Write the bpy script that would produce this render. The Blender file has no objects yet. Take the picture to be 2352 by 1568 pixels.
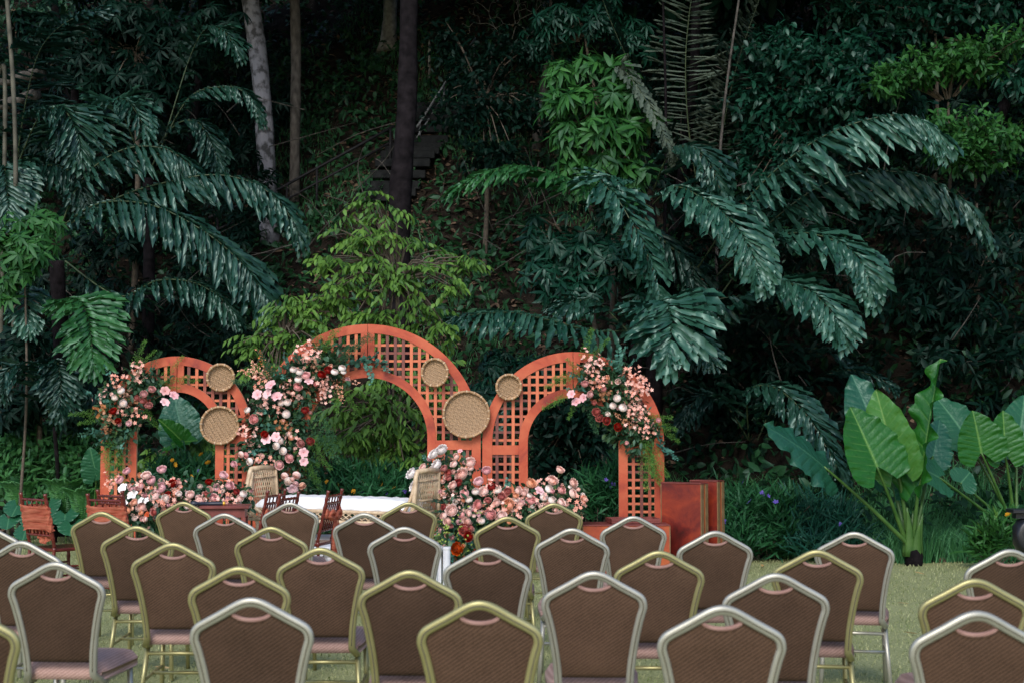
import bpy, math, random
import numpy as np
from mathutils import Vector, Matrix, Quaternion

SC = bpy.context.scene
COL = SC.collection
rng = np.random.default_rng(7)
R = random.Random(11)

# ------------------------------------------------------------------ camera, sky, sun, exposure
H_CAM = 1.54
PITCH = math.radians(3.19)
cam_d = bpy.data.cameras.new('camera')
cam_d.lens = 50; cam_d.sensor_width = 36; cam_d.clip_end = 400
cam_d.dof.use_dof = True; cam_d.dof.focus_distance = 14.8; cam_d.dof.aperture_fstop = 4.0
cam = bpy.data.objects.new('camera', cam_d); COL.objects.link(cam)
cam.location = (0, 0, H_CAM); cam.rotation_euler = (math.pi/2 + PITCH, 0, 0)
SC.camera = cam

SUN_EL, SUN_AZ = math.radians(38), math.radians(12)   # light from behind the camera, a little to the left
world = bpy.data.worlds.new('World'); SC.world = world; world.use_nodes = True
wn = world.node_tree.nodes; wl = world.node_tree.links
sky = wn.new('ShaderNodeTexSky'); sky.sky_type = 'NISHITA'; sky.sun_disc = False
sky.sun_elevation = SUN_EL; sky.sun_rotation = math.pi + SUN_AZ
sky.air_density = 1.0; sky.dust_density = 1.5
wl.new(sky.outputs[0], wn['Background'].inputs[0]); wn['Background'].inputs[1].default_value = 0.14
sun_d = bpy.data.lights.new('sun', 'SUN'); sun_d.energy = 1.15; sun_d.angle = math.radians(22); sun_d.color = (1, .97, .93)
sun = bpy.data.objects.new('sun', sun_d); COL.objects.link(sun)
sd = Vector((-math.sin(SUN_AZ)*math.cos(SUN_EL), -math.cos(SUN_AZ)*math.cos(SUN_EL), math.sin(SUN_EL)))
sun.rotation_euler = sd.to_track_quat('Z', 'Y').to_euler(); sun.location = sd*40
SC.view_settings.view_transform = 'Standard'; SC.view_settings.look = 'None'
SC.view_settings.gamma = 1; SC.view_settings.exposure = 0.72
SC.view_settings.use_curve_mapping = False
SC.render.engine = 'CYCLES'
SC.cycles.max_bounces = 6; SC.cycles.diffuse_bounces = 3; SC.cycles.glossy_bounces = 2
SC.cycles.transmission_bounces = 3; SC.cycles.transparent_max_bounces = 6
SC.cycles.use_denoising = True

# ------------------------------------------------------------------ helpers
FPX, CX, CY = 2352*50/36, 1176.0, 784.0
cp, sp_ = math.cos(PITCH), math.sin(PITCH)
def ray(px, py):
    x = (px-CX)/FPX; u = (CY-py)/FPX
    return Vector((x, cp - u*sp_, sp_ + u*cp))
def at(px, py, Y):                      # the point of the place that stands at depth Y
    d = ray(px, py); return Vector((d.x*Y/d.y, Y, H_CAM + d.z*Y/d.y))
def mpp(Y): return Y/FPX

def tag(o, label=None, cat=None, group=None, kind=None):
    if label: o['label'] = label
    if cat: o['category'] = cat
    if group: o['group'] = group
    if kind: o['kind'] = kind
    return o
def link(name, me, parent=None, kind=None):
    o = bpy.data.objects.new(name, me); COL.objects.link(o)
    if parent is not None: o.parent = parent
    if kind: o['kind'] = kind
    return o
def thing(name, label, cat, loc=(0,0,0), rz=0, group=None):
    o = bpy.data.objects.new(name, None); COL.objects.link(o)
    o.empty_display_size = .1
    o.location = loc; o.rotation_euler = (0, 0, rz)
    return tag(o, label, cat, group)
def copy_tree(o, parent=None):
    c = o.copy(); COL.objects.link(c); c.parent = parent
    for ch in list(o.children): copy_tree(ch, c)
    return c

def tri_mesh(name, V, T, mats, tint=None, smooth=False, extra=None):
    V = np.asarray(V, dtype=np.float32).reshape(-1, 3); T = np.asarray(T, dtype=np.int32).reshape(-1, 3)
    me = bpy.data.meshes.new(name)
    me.vertices.add(len(V)); me.vertices.foreach_set('co', V.ravel())
    me.loops.add(T.size); me.loops.foreach_set('vertex_index', T.ravel())
    me.polygons.add(len(T)); me.polygons.foreach_set('loop_start', np.arange(0, T.size, 3, dtype=np.int32))
    if smooth: me.polygons.foreach_set('use_smooth', np.ones(len(T), dtype=bool))
    for m in (mats if isinstance(mats, (list, tuple)) else [mats]): me.materials.append(m)
    if tint is not None:
        a = me.attributes.new('tint', 'FLOAT', 'POINT'); a.data.foreach_set('value', np.asarray(tint, dtype=np.float32).ravel())
    me.update(calc_edges=True)
    return me

class MB:                                # collects shapes for ONE mesh
    def __init__(s): s.v = []; s.f = []; s.m = []
    def add(s, vs, fs, m=0):
        b = len(s.v); s.v += [tuple(v) for v in vs]; s.f += [tuple(b+i for i in f) for f in fs]; s.m += [m]*len(fs)
    def box(s, c, size, m=0, rot=None, bev=0):
        hx, hy, hz = size[0]/2, size[1]/2, size[2]/2
        b = min(bev, hx*.9, hy*.9, hz*.9)
        if b > 0:                        # chamfered box: 24 corner points
            P = []
            for sx in (-1, 1):
                for sy in (-1, 1):
                    for sz in (-1, 1):
                        P += [(sx*(hx-b), sy*(hy-b), sz*hz), (sx*(hx-b), sy*hy, sz*(hz-b)), (sx*hx, sy*(hy-b), sz*(hz-b))]
            I = lambda sx, sy, sz, k: ((sx*4+sy*2+sz)*3+k)
            F = [[I(0,0,0,0), I(0,1,0,0), I(1,1,0,0), I(1,0,0,0)], [I(0,0,1,0), I(1,0,1,0), I(1,1,1,0), I(0,1,1,0)],
                 [I(0,0,0,1), I(1,0,0,1), I(1,0,1,1), I(0,0,1,1)], [I(0,1,0,1), I(0,1,1,1), I(1,1,1,1), I(1,1,0,1)],
                 [I(0,0,0,2), I(0,0,1,2), I(0,1,1,2), I(0,1,0,2)], [I(1,0,0,2), I(1,1,0,2), I(1,1,1,2), I(1,0,1,2)]]
            for a in (0, 1):
                for c2 in (0, 1):
                    F.append([I(0,a,c2,0), I(1,a,c2,0), I(1,a,c2,1), I(0,a,c2,1)])
                    F.append([I(a,0,c2,0), I(a,1,c2,0), I(a,1,c2,2), I(a,0,c2,2)])
                    F.append([I(a,c2,0,1), I(a,c2,1,1), I(a,c2,1,2), I(a,c2,0,2)])
                    for d in (0, 1): F.append([I(a,c2,d,0), I(a,c2,d,1), I(a,c2,d,2)])
        else:
            P = [(sx*hx, sy*hy, sz*hz) for sx in (-1, 1) for sy in (-1, 1) for sz in (-1, 1)]
            F = [(0,2,6,4), (1,5,7,3), (0,4,5,1), (2,3,7,6), (0,1,3,2), (4,6,7,5)]
        c = Vector(c)
        P = [(rot @ Vector(p) if rot else Vector(p)) + c for p in P]
        s.add(P, F, m)
    def tube(s, pts, rad, n=8, m=0, cap=True, flat=None, up=None):
        pts = [Vector(p) for p in pts]; k = len(pts)
        if not hasattr(rad, '__len__'): rad = [rad]*k
        V = []; last = None
        for i, p in enumerate(pts):
            t = (pts[min(i+1, k-1)] - pts[max(i-1, 0)]).normalized()
            if last is None:
                a = Vector(up) if up else (Vector((0, 0, 1)) if abs(t.z) < .9 else Vector((1, 0, 0)))
            else: a = last
            x = (a - t*a.dot(t)).normalized(); y = t.cross(x); last = x
            for j in range(n):
                q = 2*math.pi*j/n
                V.append(p + x*(math.cos(q)*rad[i]) + y*(math.sin(q)*rad[i]*(flat or 1)))
        F = [(i*n+j, i*n+(j+1) % n, (i+1)*n+(j+1) % n, (i+1)*n+j) for i in range(k-1) for j in range(n)]
        if cap: F += [tuple(reversed(range(n))), tuple(range((k-1)*n, k*n))]
        s.add(V, F, m)
    def lathe(s, prof, n=24, m=0, M=None):
        V = []; k = len(prof)
        for r, z in prof:
            for j in range(n):
                q = 2*math.pi*j/n; v = Vector((r*math.cos(q), r*math.sin(q), z)); V.append(M @ v if M else v)
        F = [(i*n+j, i*n+(j+1) % n, (i+1)*n+(j+1) % n, (i+1)*n+j) for i in range(k-1) for j in range(n)]
        s.add(V, F, m)
    def mesh(s, name, mats, smooth=False, off=None):
        me = bpy.data.meshes.new(name)
        v = s.v if off is None else [(a-off[0], b-off[1], c-off[2]) for a, b, c in s.v]
        me.from_pydata(v, [], s.f)
        for m in (mats if isinstance(mats, (list, tuple)) else [mats]): me.materials.append(m)
        if any(s.m): me.polygons.foreach_set('material_index', s.m)
        if smooth: me.polygons.foreach_set('use_smooth', [True]*len(s.f))
        me.update(); return me
    def build(s, name, mats, parent=None, smooth=False, off=None, kind=None):
        return link(name, s.mesh(name, mats, smooth, off), parent, kind)

def spline(pts, n):
    pts = [Vector(p) for p in pts]; k = len(pts)
    if k == 2: return [pts[0].lerp(pts[1], i/n) for i in range(n+1)]
    out = []
    for i in range(n+1):
        t = i/n*(k-1); a = min(int(t), k-2); u = t-a
        p0 = pts[max(a-1, 0)]; p1 = pts[a]; p2 = pts[a+1]; p3 = pts[min(a+2, k-1)]
        out.append(.5*((2*p1) + (p2-p0)*u + (2*p0-5*p1+4*p2-p3)*u*u + (3*p1-p0-3*p2+p3)*u**3))
    return out

# ------------------------------------------------------------------ materials
def new_mat(name):
    m = bpy.data.materials.new(name); m.use_nodes = True
    nt = m.node_tree; return m, nt, nt.nodes['Principled BSDF'], nt.nodes['Material Output']
def rgb(c): return (c[0], c[1], c[2], 1)
def noise_mat(name, c1, c2, scale=8, rough=.6, bump=0, bscale=None, metal=0, detail=4, spec=.5, lo=.3, hi=.7, stretch=None, obj_rand=0):
    m, nt, p, out = new_mat(name); N = nt.nodes; L = nt.links
    tc = N.new('ShaderNodeTexCoord'); src = tc.outputs['Object']
    if stretch:
        mp = N.new('ShaderNodeMapping'); mp.inputs['Scale'].default_value = stretch; L.new(src, mp.inputs[0]); src = mp.outputs[0]
    if obj_rand:
        oi = N.new('ShaderNodeObjectInfo'); ad = N.new('ShaderNodeVectorMath'); ad.operation = 'ADD'
        sc = N.new('ShaderNodeVectorMath'); sc.operation = 'SCALE'; sc.inputs['Scale'].default_value = 37
        L.new(oi.outputs['Random'], sc.inputs[0]); L.new(src, ad.inputs[0]); L.new(sc.outputs[0], ad.inputs[1]); src = ad.outputs[0]
    n = N.new('ShaderNodeTexNoise'); n.inputs['Scale'].default_value = scale; n.inputs['Detail'].default_value = detail
    L.new(src, n.inputs['Vector'])
    r = N.new('ShaderNodeValToRGB'); r.color_ramp.elements[0].position = lo; r.color_ramp.elements[1].position = hi
    r.color_ramp.elements[0].color = rgb(c1); r.color_ramp.elements[1].color = rgb(c2)
    L.new(n.outputs[0], r.inputs[0]); L.new(r.outputs[0], p.inputs['Base Color'])
    p.inputs['Roughness'].default_value = rough; p.inputs['Metallic'].default_value = metal
    p.inputs['Specular IOR Level'].default_value = spec
    if bump:
        n2 = N.new('ShaderNodeTexNoise'); n2.inputs['Scale'].default_value = bscale or scale*4; n2.inputs['Detail'].default_value = 5
        L.new(src, n2.inputs['Vector'])
        b = N.new('ShaderNodeBump'); b.inputs['Strength'].default_value = bump; b.inputs['Distance'].default_value = .02
        L.new(n2.outputs[0], b.inputs['Height']); L.new(b.outputs[0], p.inputs['Normal'])
    return m
def leaf_mat(name, c1, c2, rough=.42, tr=.25, objr=False, spec=.5, c3=None):
    m, nt, p, out = new_mat(name); N = nt.nodes; L = nt.links
    r = N.new('ShaderNodeValToRGB'); r.color_ramp.elements[0].color = rgb(c1); r.color_ramp.elements[1].color = rgb(c2)
    if c3: e = r.color_ramp.elements.new(.93); e.color = rgb(c2); r.color_ramp.elements[-1].color = rgb(c3)
    if objr: src = N.new('ShaderNodeObjectInfo').outputs['Random']
    else:
        a = N.new('ShaderNodeAttribute'); a.attribute_name = 'tint'; src = a.outputs['Fac']
    L.new(src, r.inputs[0]); L.new(r.outputs[0], p.inputs['Base Color'])
    p.inputs['Roughness'].default_value = rough; p.inputs['Specular IOR Level'].default_value = spec; p.inputs['Specular Tint'].default_value = (.72, 1, .94, 1)
    t = N.new('ShaderNodeBsdfTranslucent'); mx = N.new('ShaderNodeMixShader'); mx.inputs[0].default_value = tr
    hs = N.new('ShaderNodeHueSaturation'); hs.inputs['Value'].default_value = 1.5; hs.inputs['Hue'].default_value = .48
    L.new(r.outputs[0], hs.inputs['Color']); L.new(hs.outputs[0], t.inputs[0])
    L.new(p.outputs[0], mx.inputs[1]); L.new(t.outputs[0], mx.inputs[2]); L.new(mx.outputs[0], out.inputs[0])
    return m
def plain(name, c, rough=.5, metal=0, spec=.5):
    return noise_mat(name, [x*.9 for x in c], [min(1, x*1.06) for x in c], 25, rough, 0, None, metal, 3, spec)

# ------------------------------------------------------------------ leaves as real faces, many to a crown
_LT = np.array([[0,3,2],[0,2,1],[2,3,6],[2,6,5],[1,2,5],[1,5,4],[5,6,7],[4,5,7]])
def unit(a): return a/np.maximum(np.linalg.norm(a, axis=1, keepdims=True), 1e-9)
def leaves(P, D, Nn, L, W, curl=.25, fold=.25, tint=None):
    n = len(P); D = unit(D); S = unit(np.cross(D, Nn)); Nn = np.cross(S, D)
    L = np.broadcast_to(L, n)[:, None]; W = np.broadcast_to(W, n)[:, None]
    V = np.empty((n, 8, 3))
    spec = [(0, 0), (.32, -.82), (.32, 0), (.32, .82), (.68, -.72), (.68, 0), (.68, .72), (1, 0)]
    for k, (u, s) in enumerate(spec):
        V[:, k] = P + D*(L*u) + S*(W*.5*s) + Nn*(-curl*L*u*u + fold*W*.5*abs(s))
    T = (_LT[None] + (np.arange(n)*8)[:, None, None]).reshape(-1, 3)
    if tint is None: tint = rng.random(n)
    return V.reshape(-1, 3), T, np.repeat(np.clip(tint, 0, 1), 8)
def join(parts):
    Vs, Ts, ts = [], [], []; b = 0
    for V, T, t in parts:
        Vs.append(V); Ts.append(T+b); ts.append(t); b += len(V)
    return np.concatenate(Vs), np.concatenate(Ts), np.concatenate(ts)
def in_blobs(blobs, n, shell=.55):
    w = np.array([b[3]*b[4]*b[5] for b in blobs])**(2/3); w = w/w.sum()
    k = rng.choice(len(blobs), n, p=w); B = np.array(blobs)[k]
    d = unit(rng.normal(size=(n, 3))); r = shell + (1-shell)*rng.random((n, 1))**.8
    r = r*(.82 + .36*rng.random((n, 1)))
    return B[:, :3] + d*r*B[:, 3:6], d
def foliage(blobs, n, mode, L, W, per=7, shell=.5, lvar=.35):
    C, O = in_blobs(blobs, n, shell)
    tc = rng.random(n)
    m = n*per; k = np.repeat(np.arange(n), per)
    c = C[k]; o = O[k]; j = np.tile(np.arange(per), n)
    ll = L*(1 + lvar*(rng.random(m)*2-1)); ww = W*(1+lvar*(rng.random(m)*2-1))
    tint = np.clip(tc[k]*.6 + .4*rng.random(m), 0, 1)
    if mode == 'droop':                 # leaves hung along an arching twig
        h = unit(o*np.array([1, 1, .2]) + rng.normal(size=(m, 3))*.25)
        tw = h[(k*per)]; tint = np.clip(tc[k]*.35 + .25*rng.random(m) + .45*(j/per), 0, 1)
        P = c + tw*((j/per - .3)*L*2.6)[:, None] + np.array([0, 0, -1])*((j/per)**2*L*.9)[:, None]
        sg = np.where(j % 2 == 0, 1, -1)[:, None]
        sd_ = np.cross(tw, [0, 0, 1.])*sg
        D = sd_*.75 + tw*.6 + np.array([0, 0, -.72]) + rng.normal(size=(m, 3))*.2
        Nn = sd_*.5 + np.array([0, -.35, .7]) + rng.normal(size=(m, 3))*.25
    elif mode == 'palm':                # whorl of leaflets on one stalk
        a = 2*math.pi*j/per + rng.random(n)[k]*6.28
        ax = unit(o*np.array([.8, .8, .3]) + np.array([0, -.35, .55]) + rng.normal(size=(n, 3))[k]*.25)
        u = unit(np.cross(ax, [.31, .2, .9])); v = np.cross(ax, u)
        r_ = u*np.cos(a)[:, None] + v*np.sin(a)[:, None]
        P = c + rng.normal(size=(m, 3))*.01
        D = r_ + ax*.15 + np.array([0, 0, -.45]); Nn = ax + r_*.3
    elif mode == 'blade':               # upright narrow leaves
        P = c + rng.normal(size=(m, 3))*L*.25
        D = rng.normal(size=(m, 3))*np.array([.7, .7, .35]) + o*.4 + np.array([0, 0, .75])
        Nn = rng.normal(size=(m, 3)) + np.array([0, -.6, .6])
    else:                               # ovate, spread
        P = c + rng.normal(size=(m, 3))*L*.55
        D = o*.6 + rng.normal(size=(m, 3))*.7 + np.array([0, 0, -.25])
        Nn = o*.5 + np.array([0, -.35, .9]) + rng.normal(size=(m, 3))*.35
    return leaves(P, D, Nn, ll, ww, curl={'droop': .22, 'palm': .3, 'blade': .35}.get(mode, .2), tint=tint), C

# ------------------------------------------------------------------ the ground: lawn, then the bank that climbs into the wood
def edge_y(x): return np.clip(17.1 - .36*np.asarray(x, dtype=float), 15.6, 19.2)
def ground_h(x, y):
    x = np.asarray(x, dtype=float); y = np.asarray(y, dtype=float)
    d = y - edge_y(x) - 1.0
    h = np.where(d > 0, .98*(np.sqrt(d*d + .8) - .894), 0)
    b = (.16*np.sin(x*1.3+y*.7) + .12*np.sin(x*2.9-y*1.9+1) + .07*np.sin(x*5.3+y*4.1))*np.clip(d*.6, 0, 1)
    return h + b
def on_ground(px, py):
    d = ray(px, py); Y = 15.0
    while Y < 45:
        p = Vector((d.x*Y/d.y, Y, H_CAM + d.z*Y/d.y))
        if p.z <= float(ground_h(p.x, Y)): return p
        Y += .04
    return p
def stand(px, Y): 
    x = (px-CX)/FPX*Y; return Vector((x, Y, float(ground_h(x, Y))))

M_lawn, nt, p, out = new_mat('lawn_grass'); N = nt.nodes; L_ = nt.links
tc = N.new('ShaderNodeTexCoord')
n1 = N.new('ShaderNodeTexNoise'); n1.inputs['Scale'].default_value = 1.1; n1.inputs['Detail'].default_value = 5
n2 = N.new('ShaderNodeTexNoise'); n2.inputs['Scale'].default_value = 55; n2.inputs['Detail'].default_value = 6
for n_ in (n1, n2): L_.new(tc.outputs['Object'], n_.inputs['Vector'])
mx = N.new('ShaderNodeMix'); mx.data_type = 'RGBA'; mx.inputs[0].default_value = .55
r1 = N.new('ShaderNodeValToRGB'); r1.color_ramp.elements[0].position = .3; r1.color_ramp.elements[1].position = .7
r1.color_ramp.elements[0].color = rgb((.20, .225, .095)); r1.color_ramp.elements[1].color = rgb((.33, .34, .165))
r2 = N.new('ShaderNodeValToRGB'); r2.color_ramp.elements[0].position = .35; r2.color_ramp.elements[1].position = .65
r2.color_ramp.elements[0].color = rgb((.11, .14, .05)); r2.color_ramp.elements[1].color = rgb((.40, .41, .22))
L_.new(n1.outputs[0], r1.inputs[0]); L_.new(n2.outputs[0], r2.inputs[0])
L_.new(r1.outputs[0], mx.inputs[6]); L_.new(r2.outputs[0], mx.inputs[7]); L_.new(mx.outputs[2], p.inputs['Base Color'])
p.inputs['Roughness'].default_value = .9; p.inputs['Specular IOR Level'].default_value = .1
b = N.new('ShaderNodeBump'); b.inputs['Strength'].default_value = .8; b.inputs['Distance'].default_value = .015
L_.new(n2.outputs[0], b.inputs['Height']); L_.new(b.outputs[0], p.inputs['Normal'])
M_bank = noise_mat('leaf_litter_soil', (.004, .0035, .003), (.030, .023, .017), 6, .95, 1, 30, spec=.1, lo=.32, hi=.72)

xs = np.concatenate([[-150, -60, -30], np.arange(-18, 18.01, .2), [30, 60, 150]])
ys = np.concatenate([[-120, -40, -10, 0], np.arange(2, 15.0, 1), np.arange(15, 36, .2), [45, 60, 90, 140]])
XX, YY = np.meshgrid(xs, ys); ZZ = ground_h(XX, np.minimum(YY, 60))
nx, ny = len(xs), len(ys)
Vg = np.stack([XX, YY, ZZ], -1).reshape(-1, 3)
q = np.arange(nx*ny).reshape(ny, nx)
a_, b_, c_, d_ = q[:-1, :-1].ravel(), q[:-1, 1:].ravel(), q[1:, 1:].ravel(), q[1:, :-1].ravel()
Tg = np.concatenate([np.stack([a_, b_, c_], 1), np.stack([a_, c_, d_], 1)])
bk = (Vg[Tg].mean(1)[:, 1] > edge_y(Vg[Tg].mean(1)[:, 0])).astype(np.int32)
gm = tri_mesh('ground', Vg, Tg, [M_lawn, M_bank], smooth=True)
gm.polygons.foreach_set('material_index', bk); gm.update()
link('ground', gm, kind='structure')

# short blades over the lawn and long grass along its edge: nobody could count them
def blades(name, label, n, xr, yr, hgt, wid, mat, keep):
    x = rng.uniform(*xr, n); y = rng.uniform(*yr, n); k = keep(x, y); x, y = x[k], y[k]; n = len(x)
    P = np.stack([x, y, ground_h(x, y)], 1); a = rng.random(n)*6.28
    h = hgt*(.5+rng.random(n)); ln = np.stack([np.cos(a), np.sin(a), 0*a], 1)
    s = np.stack([-np.sin(a*1.7), np.cos(a*1.7), 0*a], 1)*(wid*(.6+.8*rng.random(n)))[:, None]
    up = np.array([0, 0, 1.])
    m1 = P + up*(h*.6)[:, None] + ln*(h*.18)[:, None]; tp = P + up*(h*(.75+.3*rng.random(n)))[:, None] + ln*(h*(.35+.5*rng.random(n)))[:, None]
    V = np.stack([P-s, P+s, m1-s*.8, m1+s*.8, tp], 1)
    T = (np.array([[0,1,3],[0,3,2],[2,3,4]])[None] + (np.arange(n)*5)[:, None, None]).reshape(-1, 3)
    o = link(name, tri_mesh(name, V, T, mat, np.repeat(rng.random(n), 5)), kind='stuff'); tag(o, label, 'grass'); return o
M_blade = leaf_mat('mown_blade', (.15, .19, .07), (.40, .41, .22), .7, .2, spec=.2)
M_long = leaf_mat('long_grass_blade', (.03, .13, .05), (.09, .27, .10), .5, .3, spec=.3)
blades('lawn_grass', 'short pale mown grass of the lawn under the chairs', 90000, (-7, 7.5), (6.5, 19), .022, .0035, M_blade, lambda x, y: (y < edge_y(x)) & (np.abs(x) < .4*y))
blades('long_grass', 'long green grass growing along the edge of the lawn', 26000, (1.5, 8.5), (15.2, 19), .3, .006, M_long, lambda x, y: (y > edge_y(x)-.12+.1*np.sin(x*7)) & (y < edge_y(x)+2.3))
blades('bank_grass', 'thin green grass on the bank beside the concrete steps', 14000, (-4.6, 1.4), (18, 31), .2, .006, M_long, lambda x, y: np.sin(x*2.1+y*1.3) > .1)

# fallen leaves and undergrowth on the bank
M_litter = leaf_mat('dry_leaf', (.02, .013, .009), (.19, .125, .085), .8, .1, spec=.2)
M_under = leaf_mat('undergrowth_leaf', (.003, .018, .008), (.024, .090, .032), .45, .25, spec=.3)
n = 12000; x = np.concatenate([rng.uniform(-13, 13, 6000), rng.normal(-1.6, 1.7, 6000)]); y = edge_y(x) + rng.random(n)**1.2*13
P = np.stack([x, y, ground_h(x, y)+.02+.03*rng.random(n)], 1)
V, T, t = leaves(P, rng.normal(size=(n, 3))*[1, 1, .25], rng.normal(size=(n, 3))*.35+[0, -.5, .8], .07+.12*rng.random(n), .035+.05*rng.random(n), .3)
tag(link('leaf_litter', tri_mesh('leaf_litter', V, T, M_litter, t), kind='stuff'), 'brown fallen leaves lying over the wooded bank', 'fallen leaves')
n = 95000; x = rng.uniform(-13, 13, n); y = edge_y(x) + .6 + rng.random(n)**.85*15
dens = .5+.5*np.sin(x*1.1+.6*y+1)*np.sin(y*.9-x*.4); k = (rng.random(n) < .25+.8*dens)
op = (np.abs(x+2.0) < 2.6) & (y > 19) & (rng.random(n) < .30); k &= ~op
x, y = x[k], y[k]; n = len(x)
hh = .04 + rng.random(n)*(.45+.5*(np.abs(x+1.5) > 4.5))*(.4+.6*dens[k])
P = np.stack([x, y, ground_h(x, y)+hh], 1)
V, T, t = leaves(P, rng.normal(size=(n, 3))+[0, -.4, .1], rng.normal(size=(n, 3))*.5+[0, -.6, .8], .09+.15*rng.random(n), .04+.07*rng.random(n), .25, tint=np.clip(rng.random(n)*.75+.35*np.exp(-((x+1.8)/2.6)**2), 0, 1))
tag(link('undergrowth', tri_mesh('undergrowth', V, T, M_under, t), kind='stuff'), 'low dark green leafy undergrowth covering the wooded bank', 'undergrowth')

# ------------------------------------------------------------------ trees whose trunks stand in view, crowns above the frame shading the bank
M_bark_grey = noise_mat('grey_mottled_bark', (.06, .06, .065), (.22, .22, .25), 9, .9, .7, 40, detail=8, lo=.38, hi=.55, stretch=(1, 1, .8), spec=.12)
M_bark_brown = noise_mat('brown_bark', (.025, .023, .02), (.11, .10, .09), 12, .9, .8, 50, detail=6, stretch=(1, 1, .5), spec=.12)
M_bark_dark = noise_mat('dark_smooth_bark', (.004, .0035, .004), (.016, .013, .015), 10, .9, .5, 60, spec=.06)
M_bark_pale = noise_mat('pale_bark', (.10, .10, .095), (.30, .30, .29), 10, .9, .6, 40, detail=6, spec=.12)
M_twig = noise_mat('twig_bark', (.05, .04, .03), (.12, .095, .07), 20, .85)
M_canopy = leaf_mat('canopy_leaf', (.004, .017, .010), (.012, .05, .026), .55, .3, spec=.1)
M_lime = leaf_mat('lime_leaf', (.012, .060, .012), (.15, .29, .05), .45, .3, spec=.3, c3=(.38, .44, .10))
M_green = leaf_mat('bright_green_leaf', (.006, .042, .010), (.042, .150, .030), .45, .25, spec=.3, c3=(.15, .22, .03))
M_fresh = leaf_mat('fresh_green_leaf', (.010, .06, .018), (.065, .20, .06), .45, .3, spec=.3)
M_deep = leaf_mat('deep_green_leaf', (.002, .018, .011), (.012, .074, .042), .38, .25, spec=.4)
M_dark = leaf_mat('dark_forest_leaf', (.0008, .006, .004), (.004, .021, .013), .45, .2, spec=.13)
M_teal = leaf_mat('blue_green_leaf', (.006, .042, .030), (.025, .115, .075), .42, .2, spec=.25)

def limb_tree(root, base, path, rads, mat, bark_name='trunk', limbs=(), n=12):
    m = MB(); pts = spline(path, 14)
    rr = [np.interp(i/14, np.linspace(0, 1, len(rads)), rads)*(1+.05*math.sin(i*2.1)) for i in range(15)]
    m.tube(pts, rr, n)
    for a, b_, r in limbs: m.tube(spline([a, (Vector(a)+Vector(b_))/2+Vector((0, 0, .15)), b_], 5), [r, r*.85, r*.7, r*.55, r*.45, r*.35], 7)
    return m.build(bark_name, mat, root, True, off=base)
def crown(root, base, blobs, n, mode, L, W, mat, per=7, shell=.45, twigs=0, tmat=None, hub=None, name='crown'):
    (V, T, t), C = foliage(blobs, n, mode, L, W, per, shell)
    o = link(name, tri_mesh(name, V - np.array(base), T, mat, t), root, 'stuff')
    if twigs:
        m = MB(); hub = Vector(hub)
        for c in C[:twigs]:
            c = Vector(c); mid = hub.lerp(c, .55) + Vector((0, 0, .12))
            m.tube(spline([hub.lerp(c, .1), mid, c], 4), [.016, .013, .010, .007, .004], 4, cap=False)
        m.build('branches', tmat or M_twig, root, off=base, kind='stuff')
    return o

def big_tree(label, path_px, rads, bark, crown_c, crown_r, n, limbs=()):
    pts = [at(*p) for p in path_px]; pts[0].z = float(ground_h(pts[0].x, pts[0].y)) - .1
    top = Vector(crown_c); base = pts[0].copy()
    t = thing('forest_tree', label, 'tree', base, group='trees on the bank')
    limb_tree(t, base, pts + [top], list(rads)+[rads[-1]*.5], bark, limbs=[(pts[-1].lerp(top, .3), top+Vector(v), rads[-1]*.5) for v in limbs])
    blobs = []
    for i in range(7):
        a = i*2.4; blobs.append((top.x+math.cos(a)*crown_r*.62*(.5+.5*(i % 3)/2), top.y+math.sin(a)*crown_r*.55, top.z+R.uniform(-.5, 1.1), crown_r*.5, crown_r*.5, crown_r*.32))
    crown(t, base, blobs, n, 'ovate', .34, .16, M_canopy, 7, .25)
    return t
g = on_ground(612, 560); Y1 = g.y
big_tree('tall tree with thick mottled grey trunk, left of the slimmer brown one', [(622, 560, Y1), (612, 380, Y1), (600, 190, Y1), (575, 0, Y1), (555, -130, Y1)], [.19, .165, .16, .165, .15], M_bark_grey, (-4.6, 23.5, 12.2), 4.0, 600, [(-2, 0, .6), (1.6, 1, .9), (.5, -1.5, .6)])
g = on_ground(680, 480); Y2 = g.y
big_tree('tall slim brown-grey tree trunk beside the top of the handrail', [(676, 480, Y2), (678, 300, Y2), (680, 120, Y2), (676, -30, Y2), (672, -140, Y2)], [.10, .095, .10, .09, .085], M_bark_brown, (-3.2, 26.5, 13.4), 3.4, 420, [(-1, 0, .6), (1.6, 1, .9)])
big_tree('tall tree with smooth nearly black trunk behind the lime green shrub', [(922, 700, 18.9), (918, 560, 19.0), (921, 420, 19.0), (934, 260, 19.1), (938, 90, 19.2), (940, -40, 19.2), (944, -160, 19.2)], [.15, .15, .15, .135, .125, .12, .11], M_bark_dark, (-1.0, 19.8, 12.0), 3.8, 450, [(-1.8, .4, .3), (1.7, .5, .6), (.3, -1.4, .8)])
g = on_ground(893, 112); Y4 = g.y
big_tree('pale grey tree with flared base high on the bank', [(893, 112, Y4), (893, 80, Y4), (896, 30, Y4), (897, -60, Y4), (897, -140, Y4)], [.27, .16, .145, .14, .13], M_bark_pale, (-2.0, 31, 14.5), 3.6, 700, [(-1.6, .4, .5), (1.7, .5, .6)])
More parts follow.
